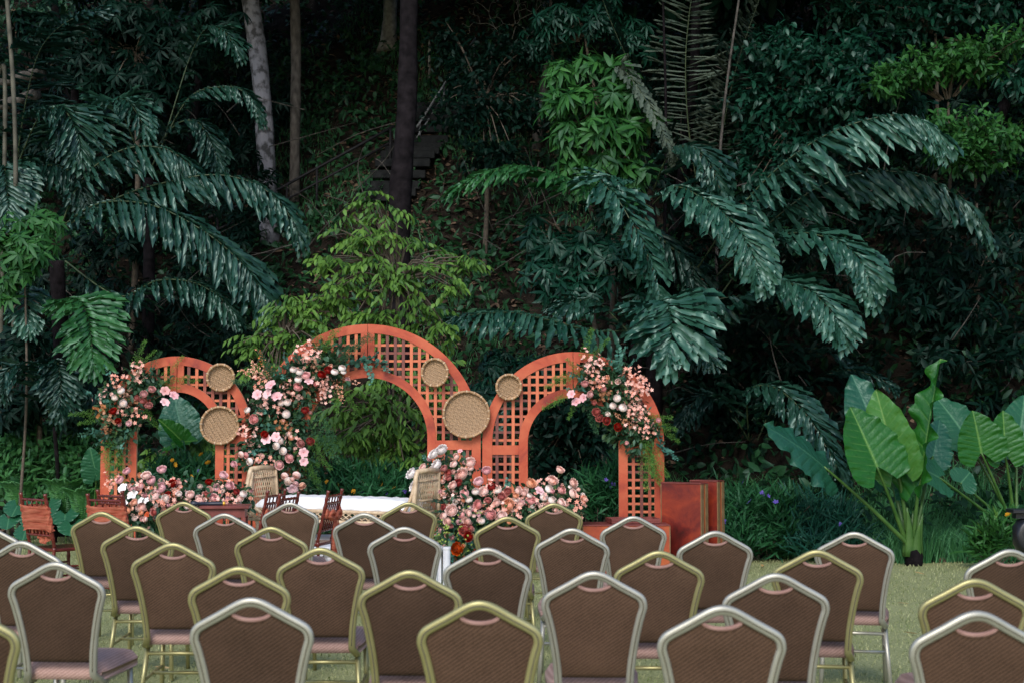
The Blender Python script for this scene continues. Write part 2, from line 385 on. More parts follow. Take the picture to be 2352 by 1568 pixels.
# more of the wood: their crowns close the roof over the bank
for lab, px, Y, cc, cr, nn, bark in (
    ('dark tree trunk in the deep shade far left', 250, 24.0, (-8.2, 24.0, 10.6), 4.2, 1100, M_bark_dark),
    ('slim dark tree among the palms left of the grey trunk', 400, 26.5, (-5.9, 27.5, 11.6), 3.8, 1000, M_bark_dark),
    ('dark tree trunk standing among the tall palms on the right', 1545, 22.5, (3.0, 21.5, 10.4), 4.2, 1300, M_bark_dark),
    ('dark tree trunk deep in the shade right of the palms', 1840, 23.5, (5.4, 22.5, 10.2), 4.2, 1300, M_bark_dark),
    ('dark tree trunk in the deepest shade at far right', 2230, 22.5, (8.3, 21.0, 10.0), 4.2, 1300, M_bark_dark),
    ('slim dark tree on the bank left of the palmate shrub', 1230, 25.5, (.9, 25.5, 12.2), 3.8, 1000, M_bark_brown)):
    b0 = stand(px, Y)
    t = thing('forest_tree', lab, 'tree', b0, group='trees on the bank')
    top = Vector(cc)
    limb_tree(t, b0, [b0-Vector((0, 0, .1)), b0.lerp(top, .4)+Vector((.12, 0, 0)), b0.lerp(top, .75), top], [.10, .08, .07, .05], bark, limbs=[(b0.lerp(top, .8), top+Vector((-1.5, .3, .3)), .05), (b0.lerp(top, .8), top+Vector((1.5, -.6, .5)), .05)])
    blobs = [(top.x+math.cos(i*2.4)*cr*.6, top.y+math.sin(i*2.4)*cr*.5, top.z+R.uniform(-.5, 1.0), cr*.5, cr*.5, cr*.3) for i in range(7)]
    crown(t, b0, blobs, nn, 'ovate', .34, .16, M_canopy, 7, .25)

# ------------------------------------------------------------------ shrubs and bushes, each a thing of its own
def pxblob(px, py, rx, ry, Y, dy=.8):
    c = at(px, py, Y); s = mpp(Y); return (c.x, c.y, c.z, rx*s, max(rx, ry)*s*dy, ry*s)
def shrub(name, label, cat, base_px, Y, blobs, n, mode, L, W, mat, per=7, stem=.03, twigs=40, shell=.4, group=None, hub=None):
    b0 = stand(base_px, Y); t = thing(name, label, cat, b0, group=group)
    bl = [pxblob(*b) for b in blobs]
    cm = np.mean([b[:3] for b in bl], axis=0); hub = Vector(hub) if hub else Vector((cm[0], cm[1]+.05, cm[2]-.1))
    limb_tree(t, b0, [b0-Vector((0, 0, .05)), b0.lerp(hub, .5)+Vector((.06, .05, 0)), hub], [stem, stem*.8, stem*.5], M_twig, 'trunk', n=7)
    crown(t, b0, bl, n, mode, L, W, mat, per, shell, twigs, None, hub)
    return t
GS = 'shrubs behind the arches'
shrub('lime_shrub', 'tall lime green shrub with drooping leaves behind the tallest arch', 'shrub', 905, 16.5,
      [(845, 450, 45, 26, 16.6), (890, 490, 45, 24, 16.5), (800, 510, 40, 22, 16.6), (850, 545, 70, 26, 16.4), (935, 550, 45, 24, 16.6), (780, 590, 50, 24, 16.4), (860, 605, 60, 26, 16.3), (1000, 575, 50, 22, 16.5), (1060, 600, 50, 20, 16.5), (980, 625, 60, 24, 16.3), (900, 655, 60, 22, 16.2), (800, 650, 55, 24, 16.3), (1030, 655, 50, 20, 16.3), (770, 690, 40, 18, 16.5), (950, 700, 60, 20, 16.3), (870, 720, 60, 22, 16.4), (1000, 745, 50, 22, 16.4), (920, 770, 70, 24, 16.5), (1020, 810, 30, 26, 16.5), (1095, 595, 22, 14, 16.5), (745, 610, 20, 16, 16.5)], 250, 'droop', .105, .045, M_lime, 8, .035, 90, .35, GS)
shrub('lime_shrub', 'lime green shrub with drooping leaves seen through the tallest arch', 'shrub', 850, 16.2,
      [(820, 930, 70, 45, 16.3), (900, 950, 70, 60, 16.1), (850, 1010, 100, 45, 16.2), (780, 990, 50, 50, 16.3), (930, 1040, 70, 45, 16.2), (900, 870, 60, 40, 16.4), (1000, 900, 60, 60, 16.5), (1010, 1010, 40, 60, 16.5)], 220, 'droop', .12, .046, M_lime, 8, .035, 60, .3, GS)
shrub('lime_shrub', 'lime green shrub between the left arch and the tallest arch', 'shrub', 655, 16.4,
      [(600, 790, 55, 45, 16.5), (660, 720, 55, 40, 16.5), (700, 770, 60, 50, 16.4), (620, 850, 45, 40, 16.4), (740, 700, 50, 35, 16.6), (650, 690, 30, 22, 16.5), (560, 800, 25, 25, 16.4)], 130, 'droop', .105, .044, M_lime, 8, .03, 50, .35, GS)
shrub('leafy_shrub', 'low lime green bush seen through the left arch', 'shrub', 440, 16.6,
      [(440, 1020, 60, 25, 16.6), (400, 1050, 60, 25, 16.5), (470, 1050, 50, 30, 16.6), (360, 1060, 30, 25, 16.6)], 110, 'droop', .12, .04, M_lime, 8, .02, 30, .3, GS)
shrub('palmate_shrub', 'bright green shrub with finger-like leaves hanging high between the palms', 'shrub', 1400, 20.2,
      [(1285, 165, 38, 26, 19.6), (1350, 150, 45, 22, 19.7), (1420, 165, 40, 24, 19.6), (1275, 235, 34, 34, 19.4), (1330, 220, 42, 30, 19.3), (1395, 225, 42, 34, 19.5), (1450, 235, 34, 36, 19.5), (1300, 300, 42, 32, 19.4), (1365, 290, 40, 30, 19.3), (1440, 310, 46, 38, 19.4), (1320, 365, 36, 34, 19.5), (1390, 365, 36, 30, 19.5), (1460, 385, 34, 40, 19.6), (1350, 415, 40, 26, 19.5), (1490, 270, 26, 22, 19.6)], 250, 'palm', .25, .075, M_green, 7, .06, 40, .3, 'palmate shrubs', at(1400, 300, 20.1))
shrub('palmate_shrub', 'darker green palmate shrub below the light green palm frond', 'shrub', 1390, 19.2,
      [(1400, 480, 80, 60, 18.9), (1300, 560, 70, 70, 19.0), (1400, 580, 90, 60, 18.8), (1260, 640, 60, 60, 18.9), (1470, 600, 60, 80, 19.0), (1350, 660, 80, 50, 18.8), (1230, 560, 40, 70, 19.0)], 300, 'palm', .19, .06, M_deep, 7, .05, 40, .25, 'palmate shrubs')
shrub('palmate_shrub', 'yellowish green palmate shrub at the left edge', 'shrub', 45, 17.9,
      [(30, 540, 50, 50, 17.7), (80, 560, 50, 55, 17.6), (40, 610, 50, 45, 17.6), (100, 510, 50, 35, 17.8), (15, 660, 30, 30, 17.7)], 170, 'palm', .17, .055, M_green, 7, .022, 30, .25, 'palmate shrubs')
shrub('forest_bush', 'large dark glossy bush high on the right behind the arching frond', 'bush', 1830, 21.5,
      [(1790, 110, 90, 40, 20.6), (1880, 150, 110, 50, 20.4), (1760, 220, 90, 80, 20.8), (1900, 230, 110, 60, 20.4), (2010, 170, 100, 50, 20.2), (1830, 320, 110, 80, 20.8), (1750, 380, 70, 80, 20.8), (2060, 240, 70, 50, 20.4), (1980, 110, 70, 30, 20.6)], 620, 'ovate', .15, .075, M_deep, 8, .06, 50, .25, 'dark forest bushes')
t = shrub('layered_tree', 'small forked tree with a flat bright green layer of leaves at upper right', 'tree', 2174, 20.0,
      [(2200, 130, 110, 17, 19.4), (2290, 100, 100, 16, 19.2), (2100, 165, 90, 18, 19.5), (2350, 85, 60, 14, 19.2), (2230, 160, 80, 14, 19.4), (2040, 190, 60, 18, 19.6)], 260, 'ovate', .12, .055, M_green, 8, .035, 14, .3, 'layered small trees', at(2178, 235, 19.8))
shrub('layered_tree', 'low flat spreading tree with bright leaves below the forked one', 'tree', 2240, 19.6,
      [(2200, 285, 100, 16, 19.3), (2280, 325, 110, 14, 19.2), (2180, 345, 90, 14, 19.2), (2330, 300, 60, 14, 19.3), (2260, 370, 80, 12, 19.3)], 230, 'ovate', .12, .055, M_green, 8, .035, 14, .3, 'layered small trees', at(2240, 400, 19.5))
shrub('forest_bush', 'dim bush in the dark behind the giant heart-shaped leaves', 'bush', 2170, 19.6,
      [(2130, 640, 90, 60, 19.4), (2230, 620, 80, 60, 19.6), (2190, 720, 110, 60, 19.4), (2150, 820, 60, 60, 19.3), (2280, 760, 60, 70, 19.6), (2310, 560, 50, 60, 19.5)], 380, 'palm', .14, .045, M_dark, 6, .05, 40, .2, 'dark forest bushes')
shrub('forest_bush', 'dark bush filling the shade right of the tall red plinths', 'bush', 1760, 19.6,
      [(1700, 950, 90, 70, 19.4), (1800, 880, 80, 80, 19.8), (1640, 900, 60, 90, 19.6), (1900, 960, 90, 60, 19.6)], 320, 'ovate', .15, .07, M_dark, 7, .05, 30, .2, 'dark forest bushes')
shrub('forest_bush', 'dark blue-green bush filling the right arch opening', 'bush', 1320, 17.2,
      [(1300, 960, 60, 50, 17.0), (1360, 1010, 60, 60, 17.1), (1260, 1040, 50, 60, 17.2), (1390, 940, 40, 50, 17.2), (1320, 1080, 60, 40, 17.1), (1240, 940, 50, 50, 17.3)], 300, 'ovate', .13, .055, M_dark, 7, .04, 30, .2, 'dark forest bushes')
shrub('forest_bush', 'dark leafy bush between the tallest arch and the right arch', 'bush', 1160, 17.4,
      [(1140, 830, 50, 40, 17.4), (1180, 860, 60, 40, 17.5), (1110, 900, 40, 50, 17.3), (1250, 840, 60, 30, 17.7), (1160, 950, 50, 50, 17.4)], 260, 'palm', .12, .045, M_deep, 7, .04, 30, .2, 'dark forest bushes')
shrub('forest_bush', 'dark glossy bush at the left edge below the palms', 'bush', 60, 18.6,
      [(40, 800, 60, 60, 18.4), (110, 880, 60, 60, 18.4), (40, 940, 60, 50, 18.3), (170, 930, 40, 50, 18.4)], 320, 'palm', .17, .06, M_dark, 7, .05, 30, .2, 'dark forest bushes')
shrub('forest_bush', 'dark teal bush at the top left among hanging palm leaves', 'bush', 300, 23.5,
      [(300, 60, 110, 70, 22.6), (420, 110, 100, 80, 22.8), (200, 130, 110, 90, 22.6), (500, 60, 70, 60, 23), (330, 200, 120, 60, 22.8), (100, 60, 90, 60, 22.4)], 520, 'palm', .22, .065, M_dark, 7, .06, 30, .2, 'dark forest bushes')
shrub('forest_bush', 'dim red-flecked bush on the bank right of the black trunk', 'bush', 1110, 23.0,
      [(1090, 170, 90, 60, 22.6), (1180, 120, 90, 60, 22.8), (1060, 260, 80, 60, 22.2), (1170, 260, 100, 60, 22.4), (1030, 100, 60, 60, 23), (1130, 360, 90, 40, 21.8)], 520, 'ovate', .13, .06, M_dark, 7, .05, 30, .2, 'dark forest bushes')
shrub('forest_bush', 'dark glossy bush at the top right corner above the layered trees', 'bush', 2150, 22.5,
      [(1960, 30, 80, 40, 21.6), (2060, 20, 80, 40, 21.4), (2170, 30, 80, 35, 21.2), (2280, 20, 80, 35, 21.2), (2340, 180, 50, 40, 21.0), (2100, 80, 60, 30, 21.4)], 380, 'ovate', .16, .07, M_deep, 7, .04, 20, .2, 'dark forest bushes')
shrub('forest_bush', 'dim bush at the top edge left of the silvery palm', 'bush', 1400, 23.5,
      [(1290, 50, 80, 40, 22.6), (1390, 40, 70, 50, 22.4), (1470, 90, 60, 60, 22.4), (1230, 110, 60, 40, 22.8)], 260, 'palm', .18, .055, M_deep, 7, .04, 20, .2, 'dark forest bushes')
shrub('leafy_shrub', 'green leafy bush by the left lawn edge behind the slatted party chair', 'shrub', 60, 18.7,
      [(60, 1010, 90, 35, 18.8), (130, 1060, 80, 40, 18.7), (20, 1070, 60, 50, 18.8), (90, 1110, 90, 35, 18.7), (170, 1010, 50, 40, 18.8)], 620, 'ovate', .13, .055, M_fresh, 8, .02, 40, .1, GS)
shrub('leafy_shrub', 'green lance-leaved bush behind the left flower cluster', 'shrub', 200, 18.4,
      [(190, 1080, 50, 50, 18.2), (215, 1140, 40, 40, 18.1), (150, 1150, 50, 30, 18.3)], 240, 'ovate', .13, .05, M_fresh, 8, .02, 20, .1, GS)

# the wood behind: a mass of dim foliage in which single plants can no longer be told apart
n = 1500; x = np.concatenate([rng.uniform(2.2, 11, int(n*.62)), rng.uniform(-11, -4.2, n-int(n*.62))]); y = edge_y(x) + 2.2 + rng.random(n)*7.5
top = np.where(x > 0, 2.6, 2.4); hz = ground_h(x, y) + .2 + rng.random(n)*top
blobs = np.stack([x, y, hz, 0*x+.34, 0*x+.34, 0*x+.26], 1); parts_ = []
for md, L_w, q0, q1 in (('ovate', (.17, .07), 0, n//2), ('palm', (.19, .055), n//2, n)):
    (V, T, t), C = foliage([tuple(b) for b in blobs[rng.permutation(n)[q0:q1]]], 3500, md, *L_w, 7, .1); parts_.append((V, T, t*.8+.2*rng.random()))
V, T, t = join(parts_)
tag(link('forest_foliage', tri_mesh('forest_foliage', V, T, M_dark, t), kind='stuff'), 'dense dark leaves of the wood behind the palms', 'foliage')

# dead twigs and lianas hanging through the wood
m = MB()
for i in range(150):
    x = R.uniform(-9, 9); y = float(edge_y(x)) + R.uniform(2.0, 7); z = float(ground_h(x, y)) + R.uniform(.1, 2.6)
    p0 = Vector((x, y, z)); d = Vector((R.uniform(-1, 1), R.uniform(-.4, .2), R.uniform(-.5, 1.1))).normalized(); Lg = R.uniform(.5, 1.7)
    m.tube(spline([p0, p0+d*Lg*.5+Vector((R.uniform(-.15, .15), 0, R.uniform(-.1, .15))), p0+d*Lg+Vector((0, 0, R.uniform(-.3, .2)))], 6), [.010*(1-.12*k) for k in range(7)], 4, cap=False)
tag(m.build('dead_twigs', M_bark_brown, None, kind='stuff'), 'thin bare twigs and lianas hanging in the wood', 'twigs')

# ------------------------------------------------------------------ flowering border along the lawn edge
M_border = leaf_mat('border_leaf', (.006, .038, .016), (.032, .14, .05), .48, .25, spec=.25)
M_petal_y = plain('yellow_petal', (.75, .36, .02), .6); M_petal_v = plain('violet_petal', (.12, .08, .42), .6)
def small_flower(mat, r, petals=5):
    m = MB()
    for i in range(petals):
        a = 2*math.pi*i/petals; d = Vector((math.cos(a), math.sin(a), .25)); s = Vector((-math.sin(a), math.cos(a), 0))
        m.add([(0, 0, 0), d*r*.6+s*r*.38, d*r, d*r*.6-s*r*.38], [(0, 3, 2), (0, 2, 1)])
    return m.mesh('flower', mat)
F_Y = small_flower(M_petal_y, .034, 7); F_V = small_flower(M_petal_v, .034, 5)
def border_plant(label, px, Y, blobs, n, fl, mat=M_border, L=.17, W=.026):
    b0 = stand(px, Y); t = thing('border_plant', label, 'plant', b0, group='flowering border plants')
    bl = [pxblob(*b) for b in blobs]
    bl = [(x, y, max(z, float(ground_h(x, y))+c*.5), a, b, c) for x, y, z, a, b, c in bl]
    crown(t, b0, bl, n, 'blade', L, W, mat, 8, .1, 0, name='foliage')
    m = MB()
    for i in range(14): 
        e = Vector(bl[i % len(bl)][:3]) + Vector((R.uniform(-.3, .3), R.uniform(-.1, .1), 0)); m.tube([b0+Vector((R.uniform(-.2, .2), 0, 0)), e], .005, 4, cap=False)
    m.build('stems', M_twig, t, off=b0, kind='stuff')
    for (fx, fy, me, s) in fl:
        o = link('flower', me, t); p = at(fx, fy, Y-.28); o.location = p - b0; o.scale = (s,)*3
        o.rotation_euler = (math.radians(60+R.uniform(-25, 25)), R.uniform(-.4, .4), R.uniform(0, 6))
    return t
border_plant('leafy border plant with yellow flowers seen through the left arch', 430, 16.0, [(380, 1085, 50, 30, 16), (450, 1075, 60, 40, 16), (500, 1100, 40, 40, 16), (420, 1120, 90, 40, 15.9)], 210, [(462, 1043, F_Y, 1), (478, 1062, F_Y, 1.2), (402, 1066, F_Y, 1), (440, 1093, F_Y, .8), (396, 1056, F_Y, .8), (520, 1030, F_Y, .8), (455, 1080, F_V, .7)], L=.12)
border_plant('grassy border plant with yellow and violet flowers under the tallest arch', 830, 15.9, [(750, 1110, 50, 30, 15.9), (830, 1105, 60, 35, 15.9), (910, 1115, 60, 30, 15.9), (850, 1130, 120, 30, 15.8)], 230, [(748, 1105, F_Y, 1), (776, 1112, F_Y, .9), (812, 1128, F_Y, 1), (832, 1108, F_Y, 1), (872, 1094, F_Y, 1.1), (878, 1112, F_Y, 1), (884, 1122, F_Y, .9), (905, 1120, F_Y, 1), (846, 1100, F_V, 1.1), (834, 1127, F_V, 1.2), (930, 1128, F_V, .9), (951, 1130, F_V, 1), (890, 1135, F_V, .8), (868, 1132, F_V, .9)])
border_plant('grassy plant with violet flowers under the right arch', 1375, 15.9, [(1360, 1130, 50, 50, 15.9), (1410, 1110, 40, 60, 15.9), (1390, 1165, 60, 30, 15.8), (1470, 1150, 50, 50, 15.9)], 220, [(1392, 1101, F_V, .8), (1408, 1111, F_V, 1), (1404, 1117, F_V, .8), (1431, 1135, F_V, 1.2), (1492, 1116, F_V, 1), (1532, 1121, F_V, .9)])
border_plant('tall violet-flowered plant beside the tall red plinths', 1720, 15.9, [(1690, 1180, 50, 60, 15.9), (1740, 1190, 60, 60, 15.9), (1700, 1240, 70, 40, 15.7), (1790, 1220, 50, 60, 15.8), (1800, 1160, 40, 40, 15.9)], 330, [(1707, 1106, F_V, 1.1), (1722, 1151, F_V, 1.2), (1751, 1132, F_V, 1.1), (1782, 1152, F_V, 1.1), (1662, 1195, F_V, 1.2), (1765, 1138, F_V, .8), (1930, 1203, F_V, .9)])
border_plant('dark lance-leaved plant between violet flowers and giant leaves', 1870, 15.9, [(1850, 1200, 60, 60, 15.9), (1920, 1210, 50, 60, 15.9), (1870, 1255, 80, 30, 15.7), (1960, 1240, 40, 40, 15.8)], 260, [], M_teal, .2, .022)
border_plant('leafy green plant with yellow bloom beside the loudspeaker', 2270, 14.9, [(2290, 1230, 40, 50, 14.9), (2270, 1260, 40, 40, 14.9), (2310, 1200, 30, 30, 14.9)], 110, [(2316, 1180, F_Y, 1.2)], M_green, .14, .03)

# ------------------------------------------------------------------ palms: rachis per frond, every jagged leaflet a piece of its own
M_frond = leaf_mat('palm_leaflet', (.003, .020, .012), (.017, .062, .040), .34, .10, True, .55)
M_frond_pale = leaf_mat('pale_palm_leaflet', (.006, .040, .025), (.034, .105, .070), .34, .10, True, .55)
M_frond_green = leaf_mat('green_palm_leaflet', (.009, .060, .015), (.036, .14, .038), .38, .2, True, .45)
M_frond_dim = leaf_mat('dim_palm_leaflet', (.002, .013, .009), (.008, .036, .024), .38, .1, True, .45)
M_frond_dry = leaf_mat('dry_palm_leaflet', (.04, .06, .045), (.09, .115, .085), .6, .1, True, .3)
M_rachis = noise_mat('palm_rachis', (.02, .04, .015), (.06, .085, .035), 10, .5)
def leaflet_mesh(mat, seed, fan=False):
    r = random.Random(seed)
    us = [0, .12, .26, .40, .54, .66, .78, .89, 1.0]
    w = [.14, .46, .74, .86, 1.0, .92, 1.02, .86, .5] if not fan else [.12, .35, .6, .85, 1.05, 1.25, 1.4, 1.35, 1.1]
    V = []
    for i, u in enumerate(us):
        jl = (r.uniform(-.34, .16) if i > 1 else 0); jr = (r.uniform(-.34, .16) if i > 1 else 0)
        tl = (.085 if i % 2 else -.05) if i > 1 else 0
        z = -.24*u*u + .03*math.sin(u*9+seed)
        V += [(-w[i]*.5*(1+jl), u+tl, z+.035+.02*math.sin(i*2.6)), (0, u + (.06 if i == 8 else 0), z-.02), (w[i]*.5*(1+jr), u+(-tl if i < 8 else r.uniform(-.12, .05)), z+.035+.02*math.sin(i*2.6+1))]
    T = []
    for i in range(8):
        a = i*3
        for k in (0, 1): T += [(a+k, a+k+1, a+k+4), (a+k, a+k+4, a+k+3)]
    return tri_mesh('leaflet', V, T, mat)
LEAFM = {}
for key, mt in (('n', M_frond), ('p', M_frond_pale), ('g', M_frond_green), ('d', M_frond_dim), ('y', M_frond_dry)):
    LEAFM[key] = [leaflet_mesh(mt, s) for s in range(4)] + [leaflet_mesh(mt, 9, True)]
def frond(palm, base, path, L, n, style='n', droop=.7, lat=.8, fwd=.5, wid=.2, twist=0, solid=True):
    pts = spline([at(*p) for p in path], 40); n = int(n*1.5); wid *= .78 if wid > .08 else 1; fwd += .24 if wid > .08 else .1; droop *= .80; L *= 1.22 if wid > .08 else 1
    m = MB(); m.tube(pts, [.013*(1-.8*i/40) for i in range(41)], 5, cap=False)
    fr = m.build('frond', M_rachis, palm, True, off=base)
    for i in range(n):
        t = .10 + .88*(i/(n-1))**.92
        f = t*40; k = min(int(f), 39); p = pts[k].lerp(pts[k+1], f-k)
        T = (pts[min(k+2, 40)]-pts[max(k-1, 0)]).normalized()
        B = T.cross(Vector((0, 0, 1)))
        if B.length < .2: B = T.cross(Vector((0, 1, 0)))
        B.normalize(); U = B.cross(T)
        if twist: B = Quaternion(T, twist) @ B
        prof = (.45 + .55*math.sin(math.pi*min(1, .18+t*.80))) * (1 if t < .9 else .9)
        for s in (-1, 1):
            p = pts[k].lerp(pts[k+1], f-k) + T*R.uniform(-.03, .03)
            fw = fwd + max(0, t-.75)*3.0
            d = T*(fw+R.uniform(-.1, .1)) + B*s*(lat*(1-.5*max(0, t-.8)/.2)+R.uniform(-.08, .08)) + Vector((0, 0, -1))*(droop+R.uniform(-.12, .12)) + U*(.15 + (.45 if B.y*s > 0 else 0))
            d.normalize()
            wv = (T - d*T.dot(d)); wv = wv.normalized() if wv.length > .1 else B
            nn = wv.cross(d).normalized()
            if nn.z < 0: nn = -nn; wv = -wv
            qt = Quaternion(d, R.uniform(-.45, .45)); wv = qt @ wv; nn = qt @ nn
            if R.random() < .04: continue
            ll = L*prof*R.uniform(.85, 1.12); ww = wid*R.uniform(.8, 1.15)*(.7+.3*prof)*L
            o = link('leaflet', LEAFM[style][R.randrange(4)], fr)
            o.matrix_basis = Matrix.Translation(p - base) @ Matrix(((wv.x*ww, d.x*ll, nn.x*ll, 0), (wv.y*ww, d.y*ll, nn.y*ll, 0), (wv.z*ww, d.z*ll, nn.z*ll, 0), (0, 0, 0, 1)))
    T = (pts[40]-pts[38]).normalized(); B = T.cross(Vector((0, -.6, .8))).normalized()
    for q in (-.35, 0, .35):
        d = (T + B*q + Vector((0, 0, -.25))).normalized(); wv = d.cross(Vector((0, -.6, .8))).normalized(); nn = wv.cross(d); ll = L*R.uniform(.5, .62); ww = L*wid*.8
        o = link('leaflet', LEAFM[style][R.randrange(4)], fr)
        o.matrix_basis = Matrix.Translation(pts[39]-base) @ Matrix(((wv.x*ww, d.x*ll, nn.x*ll, 0), (wv.y*ww, d.y*ll, nn.y*ll, 0), (wv.z*ww, d.z*ll, nn.z*ll, 0), (0, 0, 0, 1)))
    return fr
def palm(label, px, Y, fronds, crown_at, r=.09):
    b0 = stand(px, Y); t = thing('palm_tree', label, 'palm', b0, group='palms on the bank')
    c = at(*crown_at)
    m = MB(); pts = spline([b0-Vector((0, 0, .1)), b0.lerp(c, .5)+Vector((.05, 0, 0)), c], 12)
    m.tube(pts, [r*(1.1-.3*i/12)*(1+.08*(i % 2)) for i in range(13)], 10); m.build('trunk', M_bark_dark, t, True, off=b0)
    for f in fronds: frond(t, b0, *f[0:3], **f[3])
    return t
D = dict
palm('palm with huge arching frond sweeping up to the right', 1640, 19.6, [
    ([(1600, 620, 19.2), (1690, 490, 18.6), (1800, 375, 18.1), (1920, 300, 17.8), (2050, 265, 17.6), (2130, 285, 17.4), (2155, 315, 17.3)], .56, 34, D(style='p', droop=.95, lat=.42, fwd=.35, wid=.17)),
    ([(1640, 640, 19.4), (1760, 520, 19.0), (1880, 430, 18.7), (2000, 395, 18.5), (2110, 405, 18.3), (2200, 455, 18.1), (2258, 520, 18.0)], .62, 30, D(style='n', droop=.85, lat=.55, fwd=.3, wid=.16)),
    ([(1640, 700, 19.0), (1740, 570, 18.6), (1830, 535, 18.2), (1920, 555, 17.8), (1975, 600, 17.5), (1998, 660, 17.3)], .52, 20, D(style='p', droop=.55, lat=.7, fwd=.5, wid=.22)),
    ([(1610, 760, 18.8), (1700, 690, 18.4), (1780, 650, 18.0), (1850, 665, 17.6), (1900, 705, 17.3), (1930, 755, 17.1)], .52, 20, D(style='p', droop=.5, lat=.75, fwd=.5, wid=.22)),
    ([(1600, 780, 19.0), (1580, 730, 18.7), (1640, 690, 18.5), (1720, 680, 18.4)], .45, 14, D(style='n', droop=.9, lat=.6, fwd=.4, wid=.2)),
    ], (1620, 700, 19.5), .12)
palm('palm with pale fans drooping right of the palmate shrub', 1500, 19.9, [
    ([(1500, 470, 19.5), (1550, 430, 18.9), (1620, 460, 18.3), (1680, 510, 17.9), (1720, 570, 17.6), (1745, 635, 17.4)], .50, 22, D(style='p', droop=.5, lat=.75, fwd=.5, wid=.22)),
    ([(1500, 440, 19.6), (1540, 350, 19.1), (1590, 340, 18.8), (1630, 380, 18.6), (1655, 440, 18.5)], .45, 16, D(style='n', droop=.7, lat=.7, fwd=.5, wid=.22)),
    ([(1480, 480, 19.3), (1420, 415, 18.7), (1380, 415, 18.2), (1420, 460, 17.9), (1465, 540, 17.7), (1500, 620, 17.6), (1515, 690, 17.5)], .42, 26, D(style='p', droop=.35, lat=.8, fwd=.55, wid=.2)),
    ([(1500, 480, 19.3), (1420, 440, 18.9), (1320, 420, 18.5), (1220, 388, 18.2), (1130, 395, 18.0), (1060, 425, 17.9)], .52, 26, D(style='g', droop=.5, lat=.8, fwd=.45, wid=.17)),
    ([(1490, 400, 19.8), (1450, 240, 19.6), (1420, 150, 19.5), (1470, 210, 19.3), (1520, 300, 19.1), (1540, 360, 19.0)], .22, 22, D(style='y', droop=.5, lat=.7, fwd=.4, wid=.35)),
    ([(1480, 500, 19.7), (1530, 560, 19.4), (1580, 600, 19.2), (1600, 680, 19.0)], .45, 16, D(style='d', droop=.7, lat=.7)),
    ], (1490, 470, 19.8), .11)
palm('low palm spreading two fans just above the right arch', 1450, 18.6, [
    ([(1440, 760, 18.3), (1360, 760, 17.7), (1260, 735, 17.2), (1170, 718, 16.9), (1100, 722, 16.7), (1050, 728, 16.6)], .46, 26, D(style='p', droop=.7, lat=.75, fwd=.3, wid=.17)),
    ([(1470, 760, 18.2), (1500, 705, 17.6), (1530, 700, 17.1), (1542, 745, 16.8), (1536, 800, 16.6)], .58, 15, D(style='p', droop=.22, lat=.95, fwd=.5, wid=.25)),
    ([(1460, 780, 18.4), (1380, 700, 18.2), (1340, 690, 18.0), (1300, 700, 17.8)], .42, 14, D(style='n', droop=.7, lat=.7)),
    ([(1480, 780, 18.4), (1560, 760, 18.0), (1610, 790, 17.7), (1630, 820, 17.5)], .35, 12, D(style='n', droop=.6, lat=.7)),
    ], (1460, 790, 18.4), .09)
palm('tall palm whose upright frond shows narrow silvery leaflets at the top', 1700, 22.4, [
    ([(1640, 420, 21.6), (1660, 300, 21.3), (1690, 160, 21.1), (1740, 10, 20.9), (1790, -120, 20.8)], .62, 40, D(style='y', droop=.15, lat=1.0, fwd=.2, wid=.06)),
    ([(1600, 420, 21.6), (1580, 280, 21.4), (1575, 130, 21.2), (1590, -20, 21.0), (1610, -140, 20.9)], .60, 40, D(style='y', droop=.15, lat=1.0, fwd=.2, wid=.06)),
    ([(1580, 420, 21.6), (1500, 250, 21.2), (1420, 90, 21.0), (1370, -40, 20.9)], .40, 26, D(style='d', droop=.5, lat=.7, wid=.14)),
    ], (1630, 480, 22.0), .12)
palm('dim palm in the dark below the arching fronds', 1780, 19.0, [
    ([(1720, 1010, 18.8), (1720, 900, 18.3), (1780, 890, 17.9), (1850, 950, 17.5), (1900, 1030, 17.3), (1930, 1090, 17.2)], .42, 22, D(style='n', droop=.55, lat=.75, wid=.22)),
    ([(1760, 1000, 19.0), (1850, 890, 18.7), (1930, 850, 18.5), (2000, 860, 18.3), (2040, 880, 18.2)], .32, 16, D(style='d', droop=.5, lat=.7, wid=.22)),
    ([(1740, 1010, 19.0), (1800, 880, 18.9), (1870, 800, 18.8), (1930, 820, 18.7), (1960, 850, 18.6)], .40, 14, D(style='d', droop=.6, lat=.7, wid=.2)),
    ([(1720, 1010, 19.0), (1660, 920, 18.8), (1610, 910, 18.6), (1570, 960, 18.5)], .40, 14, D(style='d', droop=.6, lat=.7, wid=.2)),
    ], (1740, 1040, 19.0), .08)
